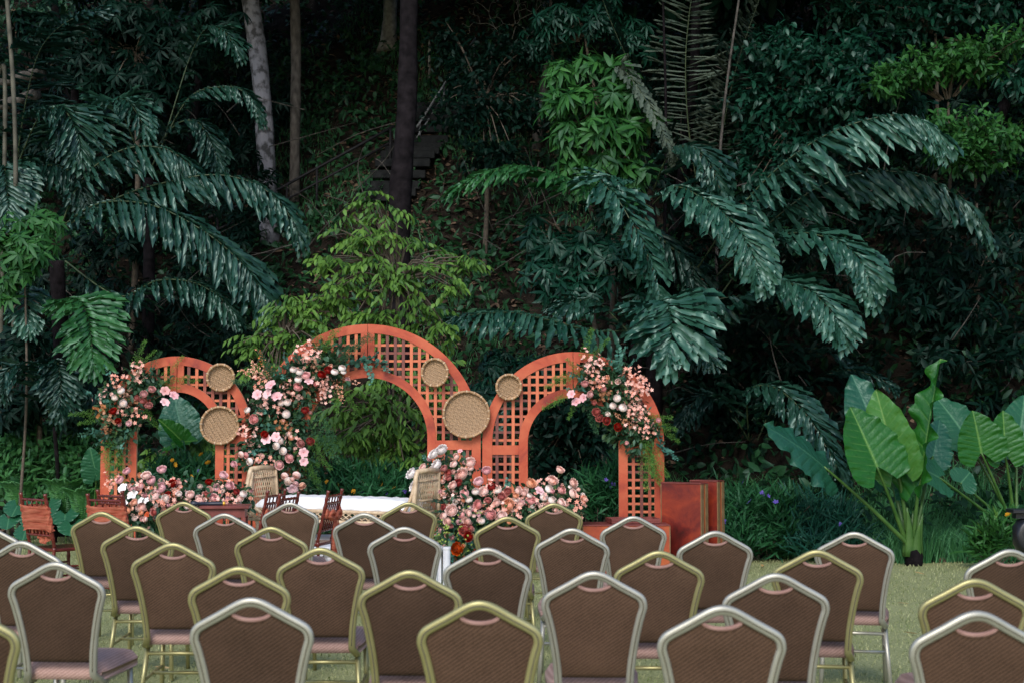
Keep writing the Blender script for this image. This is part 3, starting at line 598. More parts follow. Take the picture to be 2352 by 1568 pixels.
palm('large palm on the left with dark fronds reaching to the tallest arch', 150, 19.2, [
    ([(120, 540, 18.9), (220, 470, 18.4), (340, 470, 18.0), (450, 520, 17.7), (540, 590, 17.4), (600, 670, 17.2), (640, 745, 17.1)], .58, 34, D(style='n', droop=.8, lat=.6, fwd=.35, wid=.15)),
    ([(150, 520, 19.0), (280, 450, 18.8), (400, 415, 18.6), (500, 402, 18.5), (590, 425, 18.4), (650, 475, 18.3), (682, 530, 18.2)], .52, 30, D(style='n', droop=.85, lat=.6, fwd=.3, wid=.16)),
    ([(140, 520, 19.2), (190, 410, 19.0), (280, 345, 18.9), (370, 340, 18.8), (430, 375, 18.7), (460, 410, 18.6)], .52, 22, D(style='n', droop=.9, lat=.6, fwd=.3, wid=.15)),
    ([(150, 600, 18.8), (270, 680, 18.3), (360, 645, 17.9), (440, 648, 17.7), (500, 680, 17.5), (535, 720, 17.4)], .40, 24, D(style='n', droop=.8, lat=.65, fwd=.3, wid=.17)),
    ([(130, 700, 18.4), (170, 690, 17.9), (198, 715, 17.4), (208, 765, 17.1), (213, 825, 16.9)], .48, 20, D(style='g', droop=.3, lat=.85, fwd=.5, wid=.2)),
    ([(100, 680, 18.6), (70, 660, 18.3), (62, 690, 18.0), (66, 745, 17.8)], .36, 14, D(style='p', droop=.4, lat=.8, fwd=.5, wid=.2)),
    ], (130, 600, 19.1), .12)
palm('palm at the far left edge with long dark fronds hanging in tiers', 60, 20.6, [
    ([(40, 360, 20.2), (60, 230, 19.8), (90, 120, 19.6), (140, 60, 19.4), (200, 30, 19.3)], .72, 28, D(style='d', droop=.45, lat=.9, fwd=.3, wid=.10)),
    ([(40, 380, 20.0), (90, 270, 19.5), (140, 250, 19.2), (170, 290, 19.0), (185, 350, 18.9)], .56, 22, D(style='n', droop=.6, lat=.8, wid=.13)),
    ([(20, 400, 20.0), (10, 380, 19.3), (15, 420, 18.9), (20, 500, 18.6)], .46, 18, D(style='n', droop=.45, lat=.8, wid=.2)),
    ([(50, 400, 20.0), (110, 380, 19.6), (170, 400, 19.3), (190, 450, 19.1)], .46, 16, D(style='d', droop=.7, lat=.7, wid=.16)),
    ], (40, 420, 20.3), .11)
palm('dim silvery palm between the left palms and the grey trunk', 330, 22.4, [
    ([(330, 380, 22.0), (290, 280, 21.6), (270, 230, 21.3), (300, 240, 21.0), (330, 290, 20.8)], .50, 18, D(style='p', droop=.5, lat=.8, wid=.14)),
    ([(340, 370, 22.0), (400, 290, 21.7), (450, 280, 21.5), (480, 320, 21.3), (500, 370, 21.2)], .44, 18, D(style='d', droop=.7, lat=.7, wid=.16)),
    ([(350, 380, 22.2), (430, 230, 22.0), (510, 200, 21.8), (565, 215, 21.6), (595, 265, 21.5)], .36, 22, D(style='n', droop=.8, lat=.6, wid=.18)),
    ([(360, 380, 22.2), (430, 150, 22.0), (470, 70, 21.8), (510, 70, 21.6), (540, 110, 21.5)], .46, 18, D(style='n', droop=.6, lat=.8, wid=.16)),
    ([(320, 400, 22.2), (230, 330, 22.0), (180, 300, 21.8), (140, 330, 21.6)], .46, 16, D(style='d', droop=.7, lat=.7, wid=.16)),
    ], (340, 410, 22.3), .1)
palm('small dark palm low on the left beside the left arch', 130, 18.2, [
    ([(120, 960, 17.9), (110, 860, 17.5), (130, 830, 17.2), (140, 880, 17.0), (138, 940, 16.9)], .36, 18, D(style='d', droop=.35, lat=.85, wid=.2)),
    ([(120, 960, 17.9), (60, 850, 17.7), (20, 850, 17.5), (5, 890, 17.4)], .36, 14, D(style='d', droop=.6, lat=.7, wid=.2)),
    ([(130, 960, 17.9), (190, 880, 17.6), (225, 890, 17.4), (240, 940, 17.3)], .32, 14, D(style='d', droop=.6, lat=.7, wid=.2)),
    ], (125, 980, 17.9), .03)

# ------------------------------------------------------------------ giant heart-leaved plants
def alocasia_mat(name, c, vein, rough=.38, tr=.3):
    m, nt, p, out = new_mat(name); N = nt.nodes; L = nt.links
    a = N.new('ShaderNodeAttribute'); a.attribute_name = 'tint'
    n = N.new('ShaderNodeTexNoise'); n.inputs['Scale'].default_value = 3; n.inputs['Detail'].default_value = 5
    tc = N.new('ShaderNodeTexCoord'); L.new(tc.outputs['Object'], n.inputs['Vector'])
    r0 = N.new('ShaderNodeValToRGB'); r0.color_ramp.elements[0].color = rgb([x*.72 for x in c]); r0.color_ramp.elements[1].color = rgb([x*1.25 for x in c])
    L.new(n.outputs[0], r0.inputs[0])
    mx = N.new('ShaderNodeMix'); mx.data_type = 'RGBA'; L.new(a.outputs['Fac'], mx.inputs[0]); L.new(r0.outputs[0], mx.inputs[6]); mx.inputs[7].default_value = rgb(vein)
    L.new(mx.outputs[2], p.inputs['Base Color']); p.inputs['Roughness'].default_value = rough; p.inputs['Specular Tint'].default_value = (.75, 1, .92, 1)
    nb_ = N.new('ShaderNodeTexNoise'); nb_.inputs['Scale'].default_value = 22; nb_.inputs['Detail'].default_value = 4; L.new(tc.outputs['Object'], nb_.inputs['Vector']); bb = N.new('ShaderNodeBump'); bb.inputs['Strength'].default_value = .45; bb.inputs['Distance'].default_value = .02; L.new(nb_.outputs[0], bb.inputs['Height']); L.new(bb.outputs[0], p.inputs['Normal'])
    t = N.new('ShaderNodeBsdfTranslucent'); ms = N.new('ShaderNodeMixShader'); ms.inputs[0].default_value = tr
    L.new(mx.outputs[2], t.inputs[0]); L.new(p.outputs[0], ms.inputs[1]); L.new(t.outputs[0], ms.inputs[2]); L.new(ms.outputs[0], out.inputs[0])
    return m
MA_green = alocasia_mat('giant_leaf_backlit', (.016, .115, .010), (.13, .28, .055))  # backlit leaves: light coming through the blade is put into this green
MA_lime = alocasia_mat('giant_leaf_backlit_lime', (.060, .195, .030), (.19, .34, .09))  # lighter lime copy, glow of light through the blade painted into the colour
MA_teal = alocasia_mat('giant_leaf_sky_sheen', (.010, .070, .038), (.035, .125, .070), .38, .12)  # teal stands for sky reflected on the blade, put into the base colour
MA_mid = alocasia_mat('giant_leaf_mid', (.016, .095, .042), (.07, .20, .095), .4, .2)
M_petiole = noise_mat('leaf_stalk', (.026, .085, .013), (.062, .14, .028), 8, .45)
def big_leaf(plant, base, att, tip, width, nrm, mat, fold=.1, wave=.02, lobes=.28, bend=.1, seed=0):
    r = random.Random(seed+5); A = at(*att); Tp = at(*tip); ax = Tp-A; Ln = ax.length; ax.normalize()
    nv = Vector(nrm); nv = (nv - ax*nv.dot(ax)).normalized(); sd_ = ax.cross(nv)
    nu, nh = 96, 14; V = []; tint = []; T = []
    ph = r.random()*6; f1, f2 = r.uniform(17, 22), r.uniform(31, 39)
    for s in (-1, 1):                    # two halves meeting at the midrib, free of each other below the stalk
        b0 = len(V)
        for i in range(nu+1):
            u = i/nu*(1+lobes) - lobes
            if u >= 0: wo_, wi_ = max(0, 1-u**2.1)**.78, 0
            else: q = -u/lobes; wo_, wi_ = .42+.58*math.sqrt(max(0, 1-q*q)), .42*q**.8
            for j in range(nh+1):
                v = j/nh; x = wi_ + (wo_-wi_)*v
                rip = math.sin(u*f1+ph+s)*.6 + math.sin(u*f2+ph*2-s)*.4
                edge = v**3*wave*Ln*rip*1.6
                sv = (u*8.5 - x*1.9 + .08*math.sin(u*5+s)) % 1.0; dv = min(sv, 1-sv)
                quilt = math.sin(math.pi*sv)**.7*.010*Ln*min(1, x*3)
                z = fold*x*width + edge + quilt - bend*Ln*max(0, u)**2 - .3*bend*Ln*x*x
                V.append(A + ax*(u*Ln) + sd_*(s*x*width*.5*(1+.035*v*v*rip)) + nv*z - base)
                vein = max(0, 1-x*width/.022) if u > -.02 else 0
                tint.append(max(vein, .5*max(0, 1-dv/.06)*(1-v**2) if u > -.15 else 0))
        k = nh+1
        for i in range(nu):
            for j in range(nh): c = b0+i*k+j; T += [(c, c+1, c+k+1), (c, c+k+1, c+k)]
    me = tri_mesh('leaf', [tuple(v) for v in V], T, mat, tint, True); lf = link('leaf', me, plant)
    return lf, A
def giant(label, px, Y, specs, stalk_r=.03):
    b0 = stand(px, Y); t = thing('giant_leaf_plant', label, 'plant', b0, group='giant heart-leaved plants')
    if stalk_r > .02:
        m = MB(); m.tube([b0-Vector((0, 0, .05)), b0+Vector((.02, 0, .10)), b0+Vector((0, 0, .17))], [.10, .095, .085], 10); m.build('stump', M_bark_dark, t, True, off=b0)
        for i in range(7):
            a = i*1.3; m = MB(); e = Vector((math.cos(a)*.11, math.sin(a)*.10-.03, .56+.16*math.sin(i*3)))
            m.tube(spline([b0+Vector((math.cos(a)*.05, math.sin(a)*.05, .1)), b0+e*.6, b0+e], 6), [.062, .060, .050, .040, .028, .016, .004], 8, flat=.5); m.build('sheath', M_petiole, t, True, off=b0)
    for k, s in enumerate(specs):
        lf, A = big_leaf(t, b0, *s[:5], **s[5])
        m = MB(); q = b0 + Vector((R.uniform(-.05, .05), R.uniform(-.03, .03), .2))
        mid = q.lerp(A, .5) + Vector((0, 0, .10 if abs(A.x-q.x) < .4 else .02))
        m.tube(spline([q, mid, A], 12), [stalk_r*(1.35-.85*i/12) for i in range(13)], 8); m.build('stalk', M_petiole, t, True, off=b0)
    return t
def Z5(X, Y): return ((1780+X*.34444)*.98, (800+Y*.34444)*.98)
def z5(X, Y, d): return (*Z5(X, Y), d)
giant('giant heart-leaved plant with a drooping leaf, left of the two at right', 2090, 15.3, [
    (z5(800, 850, 14.9), z5(625, 440, 15.0), .72, (.35, -1, .1), MA_green, D(fold=.10, seed=1, bend=.04)),
    (z5(930, 830, 15.2), z5(790, 320, 15.4), .56, (-.3, -1, .15), MA_lime, D(fold=.22, seed=2, bend=.05)),
    (z5(800, 640, 15.7), z5(640, 205, 15.9), .62, (.1, -1, .35), MA_teal, D(fold=.05, wave=.03, seed=3)),
    (z5(440, 850, 14.9), z5(80, 530, 14.5), .62, (.25, -.75, .8), MA_teal, D(fold=-.06, wave=.035, seed=4, bend=.12)),
    (z5(1100, 930, 15.1), z5(1212, 110, 15.3), .50, (-1, -.32, .1), MA_green, D(fold=.25, wave=.05, seed=5, bend=.03, lobes=.2)),
    (z5(1180, 780, 15.8), z5(1240, 520, 16.0), .42, (.2, -1, .3), MA_teal, D(seed=6)),
    (z5(900, 960, 15.5), z5(1000, 620, 15.9), .42, (.1, -1, .4), MA_mid, D(seed=12)),
    ], .021)
giant('giant heart-leaved plant cut off by the right edge', 2330, 16.3, [
    (z5(1510, 755, 15.9), z5(1455, 468, 15.9), .60, (.1, -1, .2), MA_green, D(fold=.10, seed=7, bend=.04)),
    (z5(1672, 770, 16.0), z5(1660, 466, 16.0), .48, (.05, -1, .2), MA_green, D(fold=.12, seed=8, bend=.04)),
    (z5(1400, 640, 16.3), z5(1216, 368, 16.5), .60, (.2, -1, .3), MA_mid, D(fold=.05, seed=9)),
    (z5(1750, 740, 16.4), z5(1820, 350, 16.6), .60, (.1, -1, .3), MA_mid, D(seed=10)),
    (z5(1225, 925, 15.4), z5(1010, 800, 15.2), .58, (.1, -.7, .8), MA_mid, D(fold=.02, wave=.02, seed=11, bend=.08)),
    (z5(1370, 960, 15.7), z5(1440, 880, 15.8), .35, (.1, -1, .3), MA_mid, D(seed=13)),
    ], .020)
giant('heart-leaved plant with one broad leaf filling the left arch', 400, 16.6, [
    ((420, 1000, 16.4), (398, 905, 16.5), .52, (.1, -1, .25), MA_teal, D(seed=14, wave=.015, bend=.03)),
    ((415, 1010, 16.2), (366, 960, 16.1), .24, (.8, -.8, .2), MA_green, D(fold=.35, seed=15)),
    ((395, 1020, 16.3), (450, 1005, 16.1), .26, (0, -.7, .8), MA_green, D(seed=16)),
    ], .014)
giant('heart-leaved plant peeping out left of the left arch', 225, 16.8, [
    ((222, 1090, 16.5), (205, 1028, 16.4), .34, (-.1, -1, .25), MA_mid, D(seed=17)),
    ((235, 1100, 16.5), (262, 1060, 16.4), .30, (.1, -1, .3), MA_mid, D(seed=18)),
    ], .012)
def ground_leaves(label, px, Y, pts):
    b0 = stand(px, Y); t = thing('broad_leaf_plant', label, 'plant', b0, group='broad-leaved ground plants')
    for k, (x, y, d, w) in enumerate(pts):
        c = at(x, y, d); lf, A = big_leaf(t, b0, (x, y, d), (x+R.uniform(-14, 14), y+24, d-.16), w, (R.uniform(-.25, .25), -1, .55), MA_mid, fold=-.03, seed=30+k, lobes=.6, bend=.05)
        m = MB(); m.tube([Vector((A.x, A.y+.05, float(ground_h(A.x, A.y)))), A], .006, 5); m.build('stalk', M_petiole, t, off=b0)
ground_leaves('round-leaved green ground plant between two slatted party chairs at left', 110, 18.0, [(40, 1160, 17.6, .34), (75, 1185, 17.4, .32), (20, 1190, 17.5, .3), (150, 1180, 17.5, .36), (165, 1205, 17.3, .34), (110, 1160, 17.8, .34), (190, 1170, 17.7, .28), (60, 1215, 17.2, .3)])

# ferns at the left lawn edge
M_fern = leaf_mat('fern_leaf', (.03, .13, .03), (.09, .27, .07), .5, .3)
def fern(label, px, Y, k, L):
    b0 = stand(px, Y); t = thing('fern', label, 'fern', b0, group='ferns at the lawn edge')
    for i in range(k):
        a = math.radians(200 + 140*(i+.5)/k + R.uniform(-12, 12)); dx = Vector((math.cos(a), math.sin(a), 0))
        pts = spline([(0, 0, 0), dx*L*.10+Vector((0, 0, L*.5)), dx*L*.24+Vector((0, 0, L*.88)), dx*L*.44+Vector((0, 0, L*.98))], 44)
        P = np.array([p for p in pts[6:44] for _ in (0, 1)]); n_ = len(P)
        tg = unit(np.array([pts[j+1]-pts[j] for j in range(6, 44) for _ in (0, 1)]))
        s = np.tile([1, -1], n_//2)[:, None]; B = unit(np.cross(tg, np.array([dx.x, dx.y, .2])))*s
        ll = L*.12*np.repeat(np.sin(np.linspace(.5, 3.0, n_//2)), 2)+.008
        out_ = leaves(P, B+tg*.3-np.array([0, 0, .1]), np.array([dx.x, dx.y, .5])+rng.normal(size=(n_, 3))*.2, ll, ll*.22+.008, .15, .1)
        link('frond', tri_mesh('frond', out_[0], out_[1], M_fern, out_[2]), t, 'stuff')
fern('light green fern with upright fronds between the two left party chairs', 150, 18.0, 7, .85)
fern('light green fern just left of the left arch', 195, 17.6, 7, .75)
fern('light green fern at the far left lawn edge', 50, 18.3, 6, .8)
fern('green fern at the foot of the bank left of the left arch', 110, 18.8, 7, 1.0)

# ------------------------------------------------------------------ steps, handrails and odd poles on the bank
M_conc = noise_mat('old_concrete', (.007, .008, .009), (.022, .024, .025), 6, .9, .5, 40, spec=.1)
M_black = noise_mat('black_paint', (.008, .008, .010), (.018, .018, .020), 20, .6, spec=.15)
M_greyrail = noise_mat('weathered_rail', (.08, .085, .09), (.28, .29, .31), 14, .6)
g0, g1 = on_ground(880, 470), on_ground(1010, 262)
st = thing('concrete_steps', 'dark concrete steps climbing the bank behind the black trunk', 'steps', g0)
NS = 13
for i in range(NS):
    p = g0.lerp(g1, i/(NS-1)); p.z = float(ground_h(p.x, p.y))
    m = MB(); m.box((0, .1, .05), (1.0, .42, .15), bev=.012); o = m.build('step', M_conc, st); o.location = p - g0; o.location.z += .06
def rail_thing(label, tops, posts, mat, r, drop):
    P = [at(*t_) for t_ in tops]; b0 = P[0].copy(); b0.z = float(ground_h(b0.x, b0.y))
    t = thing('handrail', label, 'handrail', b0, group='handrails on the bank')
    m = MB(); m.tube(P, r, 8); m.build('top_rail', mat, t, True, off=b0)
    m = MB(); m.tube([p-Vector((0, 0, drop)) for p in P], r*.8, 8); m.build('lower_rail', mat, t, True, off=b0)
    for f in posts:
        k = min(int(f*(len(P)-1)), len(P)-2); p = P[k].lerp(P[k+1], f*(len(P)-1)-k)
        m = MB(); m.tube([p, Vector((p.x, p.y, min(float(ground_h(p.x, p.y))-.05, p.z-.5)))], r*.9, 8); m.build('post', mat, t, True, off=b0)
ya = on_ground(700, 500).y; yb = on_ground(900, 392).y
rail_thing('black two-bar handrail rising beside the slim brown trunk', [(480, 500, ya-1.2), (640, 435, ya-.2), (700, 402, ya), (800, 348, (ya+yb)/2), (905, 290, yb)], [.03, .33, .57, .98], M_black, .026, .27)
yc = on_ground(965, 350).y; yd = on_ground(1090, 150).y
rail_thing('thin grey handrail climbing steeply right of the black trunk', [(958, 292, yc), (1020, 195, (yc+yd)/2), (1092, 88, yd)], [.05, .5, .97], M_greyrail, .02, .2)
p = on_ground(986, 182); t = thing('marker_post', 'short pale pointed post standing on the bank by the black trunk', 'post', p)
m = MB(); m.tube([(0, 0, -.1), (0, 0, .7), (0, 0, .82)], [.028, .026, .004], 8); m.build('stake', M_bark_pale, t, True)
M_bamboo = noise_mat('bamboo', (.04, .04, .03), (.11, .105, .08), 6, .6, spec=.2)
for k, (xa, xb, Y, lab) in enumerate(((15, 36, 18.9, 'tall thin bamboo pole at the far left edge'), (-4, 12, 19.2, 'shorter bamboo pole touching the left edge'))):
    a = at(xb, 395 if k == 0 else 250, Y); b0 = Vector((a.x, Y, float(ground_h(a.x, Y)))); top = at(xa, -20 if k == 0 else 170, Y)
    t = thing('bamboo_pole', lab, 'pole', b0, group='bamboo poles'); m = MB(); ps = spline([b0-Vector((0, 0, .1)), a, top], 24)
    m.tube(ps, [.03*(1+.12*(i % 4 == 0)) for i in range(25)], 8); m.build('cane', M_bamboo, t, True, off=b0)
for k, (x0, y0, x1, y1, lab) in enumerate(((-40, 200, 98, 166, 'cut log lying at the left edge, upper of two'), (-40, 258, 86, 216, 'cut log lying at the left edge, lower of two'))):
    a, b_ = at(x0, y0, 20.4), at(x1, y1, 19.9); t = thing('cut_log', lab, 'log', a, group='cut logs'); m = MB()
    m.tube([a, a.lerp(b_, .5), b_], [.085, .082, .08], 12); m.build('log', M_bark_brown, t, True, off=a)
# bare pale shrub at the top
b0 = on_ground(1205, 150); t = thing('bare_shrub', 'leafless pale branched shrub at the top of the bank', 'shrub', b0); m = MB()
def bare(p, d, L, r, k):
    e = p + d*L; mid = p.lerp(e, .5)+Vector((R.uniform(-.06, .06), 0, R.uniform(-.04, .06)))
    m.tube(spline([p, mid, e], 4), [r, r*.9, r*.8, r*.75, r*.7], 5, cap=False)
    if k:
        for s in (-1, 1):
            q = Quaternion((0, 1, 0), s*R.uniform(.4, .9)) @ d; q.y += R.uniform(-.3, .3); bare(e, q.normalized(), L*R.uniform(.62, .85), r*.7, k-1)
for s in (-.5, .1, .6): bare(b0.copy(), Vector((s, 0, 1)).normalized(), .55, .018, 4)
m.build('branches', M_bark_pale, t, off=b0)
# thin pale stems among the right palms
for k, (xa, ya_, xb, yb_, Y, lab) in enumerate(((1700, 60, 1655, 335, 20.4, 'thin pale sapling stem among the tall palm fronds'), (1520, 0, 1530, 330, 20.8, 'thin dark sapling stem left of the tall palm fronds'))):
    a, b_ = at(xa, ya_-80, Y), at(xb, yb_, Y); b0 = Vector((b_.x-.1, Y, float(ground_h(b_.x-.1, Y)))); t = thing('sapling_stem', lab, 'sapling', b0)
    m = MB(); m.tube(spline([b0, b_, a], 8), [.028-.0016*i for i in range(9)], 6); m.build('stem', M_bark_brown if k == 0 else M_bark_dark, t, True, off=b0)

# ------------------------------------------------------------------ the three lattice arches
YA = 15.2; SA = mpp(YA)
def paint_mat(name, cols, scale=2.2, rough=.55, rnd=False):
    m, nt, p, out = new_mat(name); N = nt.nodes; L = nt.links
    tc = N.new('ShaderNodeTexCoord'); n = N.new('ShaderNodeTexNoise'); n.inputs['Scale'].default_value = scale; n.inputs['Detail'].default_value = 7; n.inputs['Roughness'].default_value = .6
    n.inputs['Distortion'].default_value = .6
    L.new(tc.outputs['Object'], n.inputs['Vector'])
    r = N.new('ShaderNodeValToRGB'); r.color_ramp.elements[0].color = rgb(cols[0]); r.color_ramp.elements[1].color = rgb(cols[-1])
    r.color_ramp.elements[0].position = .32; r.color_ramp.elements[1].position = .68
    if len(cols) > 2: e = r.color_ramp.elements.new(.46); e.color = rgb(cols[1])
    if rnd:
        oi = N.new('ShaderNodeObjectInfo'); ad = N.new('ShaderNodeMath'); ad.operation = 'MULTIPLY_ADD'; ad.inputs[1].default_value = .55; ad.inputs[2].default_value = .0
        s2 = N.new('ShaderNodeMath'); s2.operation = 'MULTIPLY_ADD'; s2.inputs[1].default_value = .5
        L.new(n.outputs[0], s2.inputs[0]); L.new(oi.outputs['Random'], ad.inputs[0]); L.new(ad.outputs[0], s2.inputs[2]); L.new(s2.outputs[0], r.inputs[0])
    else: L.new(n.outputs[0], r.inputs[0])
    # fine scuffs
    n3 = N.new('ShaderNodeTexNoise'); n3.inputs['Scale'].default_value = 38; n3.inputs['Detail'].default_value = 6; L.new(tc.outputs['Object'], n3.inputs['Vector'])
    r3 = N.new('ShaderNodeValToRGB'); r3.color_ramp.elements[0].position = .66; r3.color_ramp.elements[1].position = .80
    L.new(n3.outputs[0], r3.inputs[0]); mx = N.new('ShaderNodeMix'); mx.data_type = 'RGBA'
    sc = N.new('ShaderNodeMath'); sc.operation = 'MULTIPLY'; sc.inputs[1].default_value = .2; L.new(r3.outputs[0], sc.inputs[0])
    L.new(sc.outputs[0], mx.inputs[0]); L.new(r.outputs[0], mx.inputs[6]); mx.inputs[7].default_value = rgb((.62, .36, .24)); L.new(mx.outputs[2], p.inputs['Base Color'])
    p.inputs['Roughness'].default_value = rough
    b = N.new('ShaderNodeBump'); b.inputs['Strength'].default_value = .12; b.inputs['Distance'].default_value = .01; L.new(n3.outputs[0], b.inputs['Height']); L.new(b.outputs[0], p.inputs['Normal'])
    return m
M_arch = paint_mat('orange_red_wash', [(.21, .018, .010), (.42, .060, .020), (.54, .125, .050)])
M_edge = noise_mat('raw_plywood_edge', (.36, .20, .10), (.58, .40, .24), 12, .7)
M_slat = paint_mat('slat_wash', [(.15, .04, .032), (.38, .085, .045), (.60, .16, .07)], 1.5, rnd=True)
def strip(m, pts_in, pts_out, y0, y1):
    k = len(pts_in); V = []
    for a, b_ in zip(pts_in, pts_out): V += [(a[0], y0, a[1]), (b_[0], y0, b_[1]), (b_[0], y1, b_[1]), (a[0], y1, a[1])]
    F = []; mt = []
    for i in range(k-1):
        a, b2 = i*4, i*4+4
        for q_, mi in ((0, 0), (1, 1), (2, 0), (3, 1)):
            F.append((a+q_, a+(q_+1) % 4, b2+(q_+1) % 4, b2+q_)); mt.append(mi)
    F += [(0, 3, 2, 1), (k*4-4, k*4-3, k*4-2, k*4-1)]; mt += [1, 1]
    b0 = len(m.v); m.v += V; m.f += [tuple(b0+i for i in f) for f in F]; m.m += mt
def arch(label, cxp, top_py, Rp, rp, wo=.095, wi=.09, pitch=.086, sw=.032):
    c = at(cxp, top_py, YA); Ro, Ri = Rp*SA, rp*SA
    z0 = c.z - Ro; base = Vector((c.x, YA, 0))
    t = thing('lattice_arch', label, 'arch', base, group='orange lattice arches')
    def part(name, fn, y0=-.022, y1=.022):
        m = MB(); fn(m, y0, y1); return m.build(name, [M_arch, M_edge], t)
    seam = .0025
    for s in (-1, 1):
        def arc(rad, x_min):
            a0 = math.acos(min(1, x_min/rad)) if rad > 0 else 0
            return [(s*rad*math.cos(a0*i/28), z0+rad*math.sin(a0*i/28)) for i in range(29)]
        def outer(m, y0, y1):
            o = [(s*Ro, 0)] + arc(Ro, seam); i_ = [(s*(Ro-wo), 0)] + arc(Ro-wo, seam); strip(m, *((i_, o) if s < 0 else (o, i_)), y0, y1)
        def inner(m, y0, y1):
            o = [(s*(Ri+wi), 0)] + arc(Ri+wi, seam); i_ = [(s*Ri, 0)] + arc(Ri, seam); strip(m, *((i_, o) if s < 0 else (o, i_)), y0, y1)
        part('outer_rim', outer); part('inner_rim', inner)
        xm0, xm1 = Ri+wi+.001, Ro-wo-.001
        def rail_at(z, h):
            def f(m, y0, y1): m.box((s*(xm0+xm1)/2, 0, z), (xm1-xm0, .038, h))
            part('rail', f)
        rail_at(z0-.075, .10); rail_at(.06, .11)
        def stile(m, y0, y1): m.box((s*(seam+.036), 0, z0+(Ri+wi+Ro-wo)/2), (.068, .038, Ro-wo-Ri-wi-.002))
        part('centre_stile', stile)
        # slats: uprights in front, crosspieces behind, each cut to the frame
        x = seam + .068 + pitch*.62
        while x < Ro-wo-.02:
            hi = z0+math.sqrt((Ro-wo+.03)**2-x*x)
            lo = z0+math.sqrt((Ri+wi-.03)**2-x*x) if x < Ri+wi-.03 else .1
            if hi-lo > .05:
                m = MB(); m.box((0, 0, 0), (sw, .008, hi-lo)); o = m.build('slat', M_slat, t); o.location = (s*x, -.006, (hi+lo)/2)
            x += pitch
        z = .24
        while z < z0+Ro-wo-.05:
            d = z-z0
            xo = math.sqrt((Ro-wo+.03)**2-d*d) if d > 0 else Ro-wo+.03
            xi = (math.sqrt(max(0, (Ri+wi-.03)**2-d*d)) if d > 0 else Ri+wi-.03); xi = max(xi, .06)
            if xo-xi > .06 and not (z0-.13 < z < z0-.02):
                m = MB(); m.box((0, 0, 0), (xo-xi, .008, sw*.8)); o = m.build('slat', M_slat, t); o.location = (s*(xo+xi)/2, .004, z)
            z += pitch*.98
    return t
arch('smallest orange lattice arch on the left with two round trays', 408, 818, 172, 90)
arch('tallest orange lattice arch in the middle with two round trays', 845, 745, 260, 138)
arch('right-hand orange lattice arch with one small round tray', 1316, 808, 208, 104, .105, .095)

# woven winnowing trays hung on the arches
def weave_mat():
    m, nt, p, out = new_mat('woven_bamboo'); N = nt.nodes; L = nt.links
    tc = N.new('ShaderNodeTexCoord'); mp = N.new('ShaderNodeMapping'); mp.inputs['Scale'].default_value = (66, 66, 66); mp.inputs['Rotation'].default_value = (0, 0, .1); L.new(tc.outputs['Object'], mp.inputs[0])
    sx = N.new('ShaderNodeSeparateXYZ'); L.new(mp.outputs[0], sx.inputs[0])
    def math_(op, a, b_=None, v=None):
        n = N.new('ShaderNodeMath'); n.operation = op
        L.new(a, n.inputs[0])
        if b_ is not None: L.new(b_, n.inputs[1])
        elif v is not None: n.inputs[1].default_value = v
        return n.outputs[0]
    fx = math_('FLOOR', sx.outputs[0]); fy = math_('FLOOR', sx.outputs[1])
    s = math_('ADD', fx, fy); par = math_('FLOORED_MODULO', math_('FLOOR', math_('MULTIPLY', s, v=.5)), v=2)
    ux = math_('SINE', math_('MULTIPLY', math_('FRACT', sx.outputs[0]), v=math.pi)); uy = math_('SINE', math_('MULTIPLY', math_('FRACT', sx.outputs[1]), v=math.pi))
    mixh = N.new('ShaderNodeMix'); mixh.data_type = 'FLOAT'; L.new(par, mixh.inputs[0]); L.new(ux, mixh.inputs[2]); L.new(uy, mixh.inputs[3])
    n = N.new('ShaderNodeTexNoise'); n.inputs['Scale'].default_value = 60; L.new(tc.outputs['Object'], n.inputs['Vector'])
    a2 = math_('ADD', math_('MULTIPLY', mixh.outputs[0], v=.5), math_('MULTIPLY', n.outputs[0], v=.42))
    r = N.new('ShaderNodeValToRGB'); r.color_ramp.elements[0].position = .2; r.color_ramp.elements[1].position = .85
    r.color_ramp.elements[0].color = rgb((.24, .145, .075)); r.color_ramp.elements[1].color = rgb((.56, .37, .22)); L.new(a2, r.inputs[0]); L.new(r.outputs[0], p.inputs['Base Color'])
    b = N.new('ShaderNodeBump'); b.inputs['Strength'].default_value = .8; b.inputs['Distance'].default_value = .01; L.new(mixh.outputs[0], b.inputs['Height']); L.new(b.outputs[0], p.inputs['Normal'])
    p.inputs['Roughness'].default_value = .6; return m
M_weave = weave_mat(); M_rim = noise_mat('bamboo_rim', (.22, .12, .055), (.46, .28, .14), 25, .55); M_bind = noise_mat('cane_binding', (.40, .27, .16), (.66, .50, .34), 30, .6)
def tray(label, px, py, rp, tilt, yaw, Y):
    r = rp*mpp(Y); c = at(px, py, Y)
    t = thing('woven_tray', label, 'tray', c, group='woven bamboo trays'); t.rotation_euler = (math.pi/2+tilt, R.uniform(-.3, .3), yaw)
    m = MB(); prof = [(0.0005, -.012)] + [(r*f, -.012+.004*f*f) for f in (.2, .4, .6, .8, .93)] + [(r*.97, .012), (r*.985, .03)]
    m.lathe(prof, 48); m.build('woven_base', M_weave, t, True)
    m = MB(); ring = [(r*math.cos(a), r*math.sin(a), .022) for a in np.linspace(0, 2*math.pi, 49)]
    m.tube(ring, .014, 8, cap=False); m.build('rim', M_rim, t, True)
    nb = 18 if r > .15 else 12
    for i in range(nb):
        a = 2*math.pi*i/nb; m = MB(); q = Vector((r*math.cos(a), r*math.sin(a), .022)); d = Vector((-math.sin(a), math.cos(a), 0))*.006
        m.tube([q-d, q+d], .0165, 8); m.build('binding', M_bind, t, True)
YT = YA-.085
tray('small woven tray at the top right of the left arch', 507, 866, 30, .12, .1, YT)
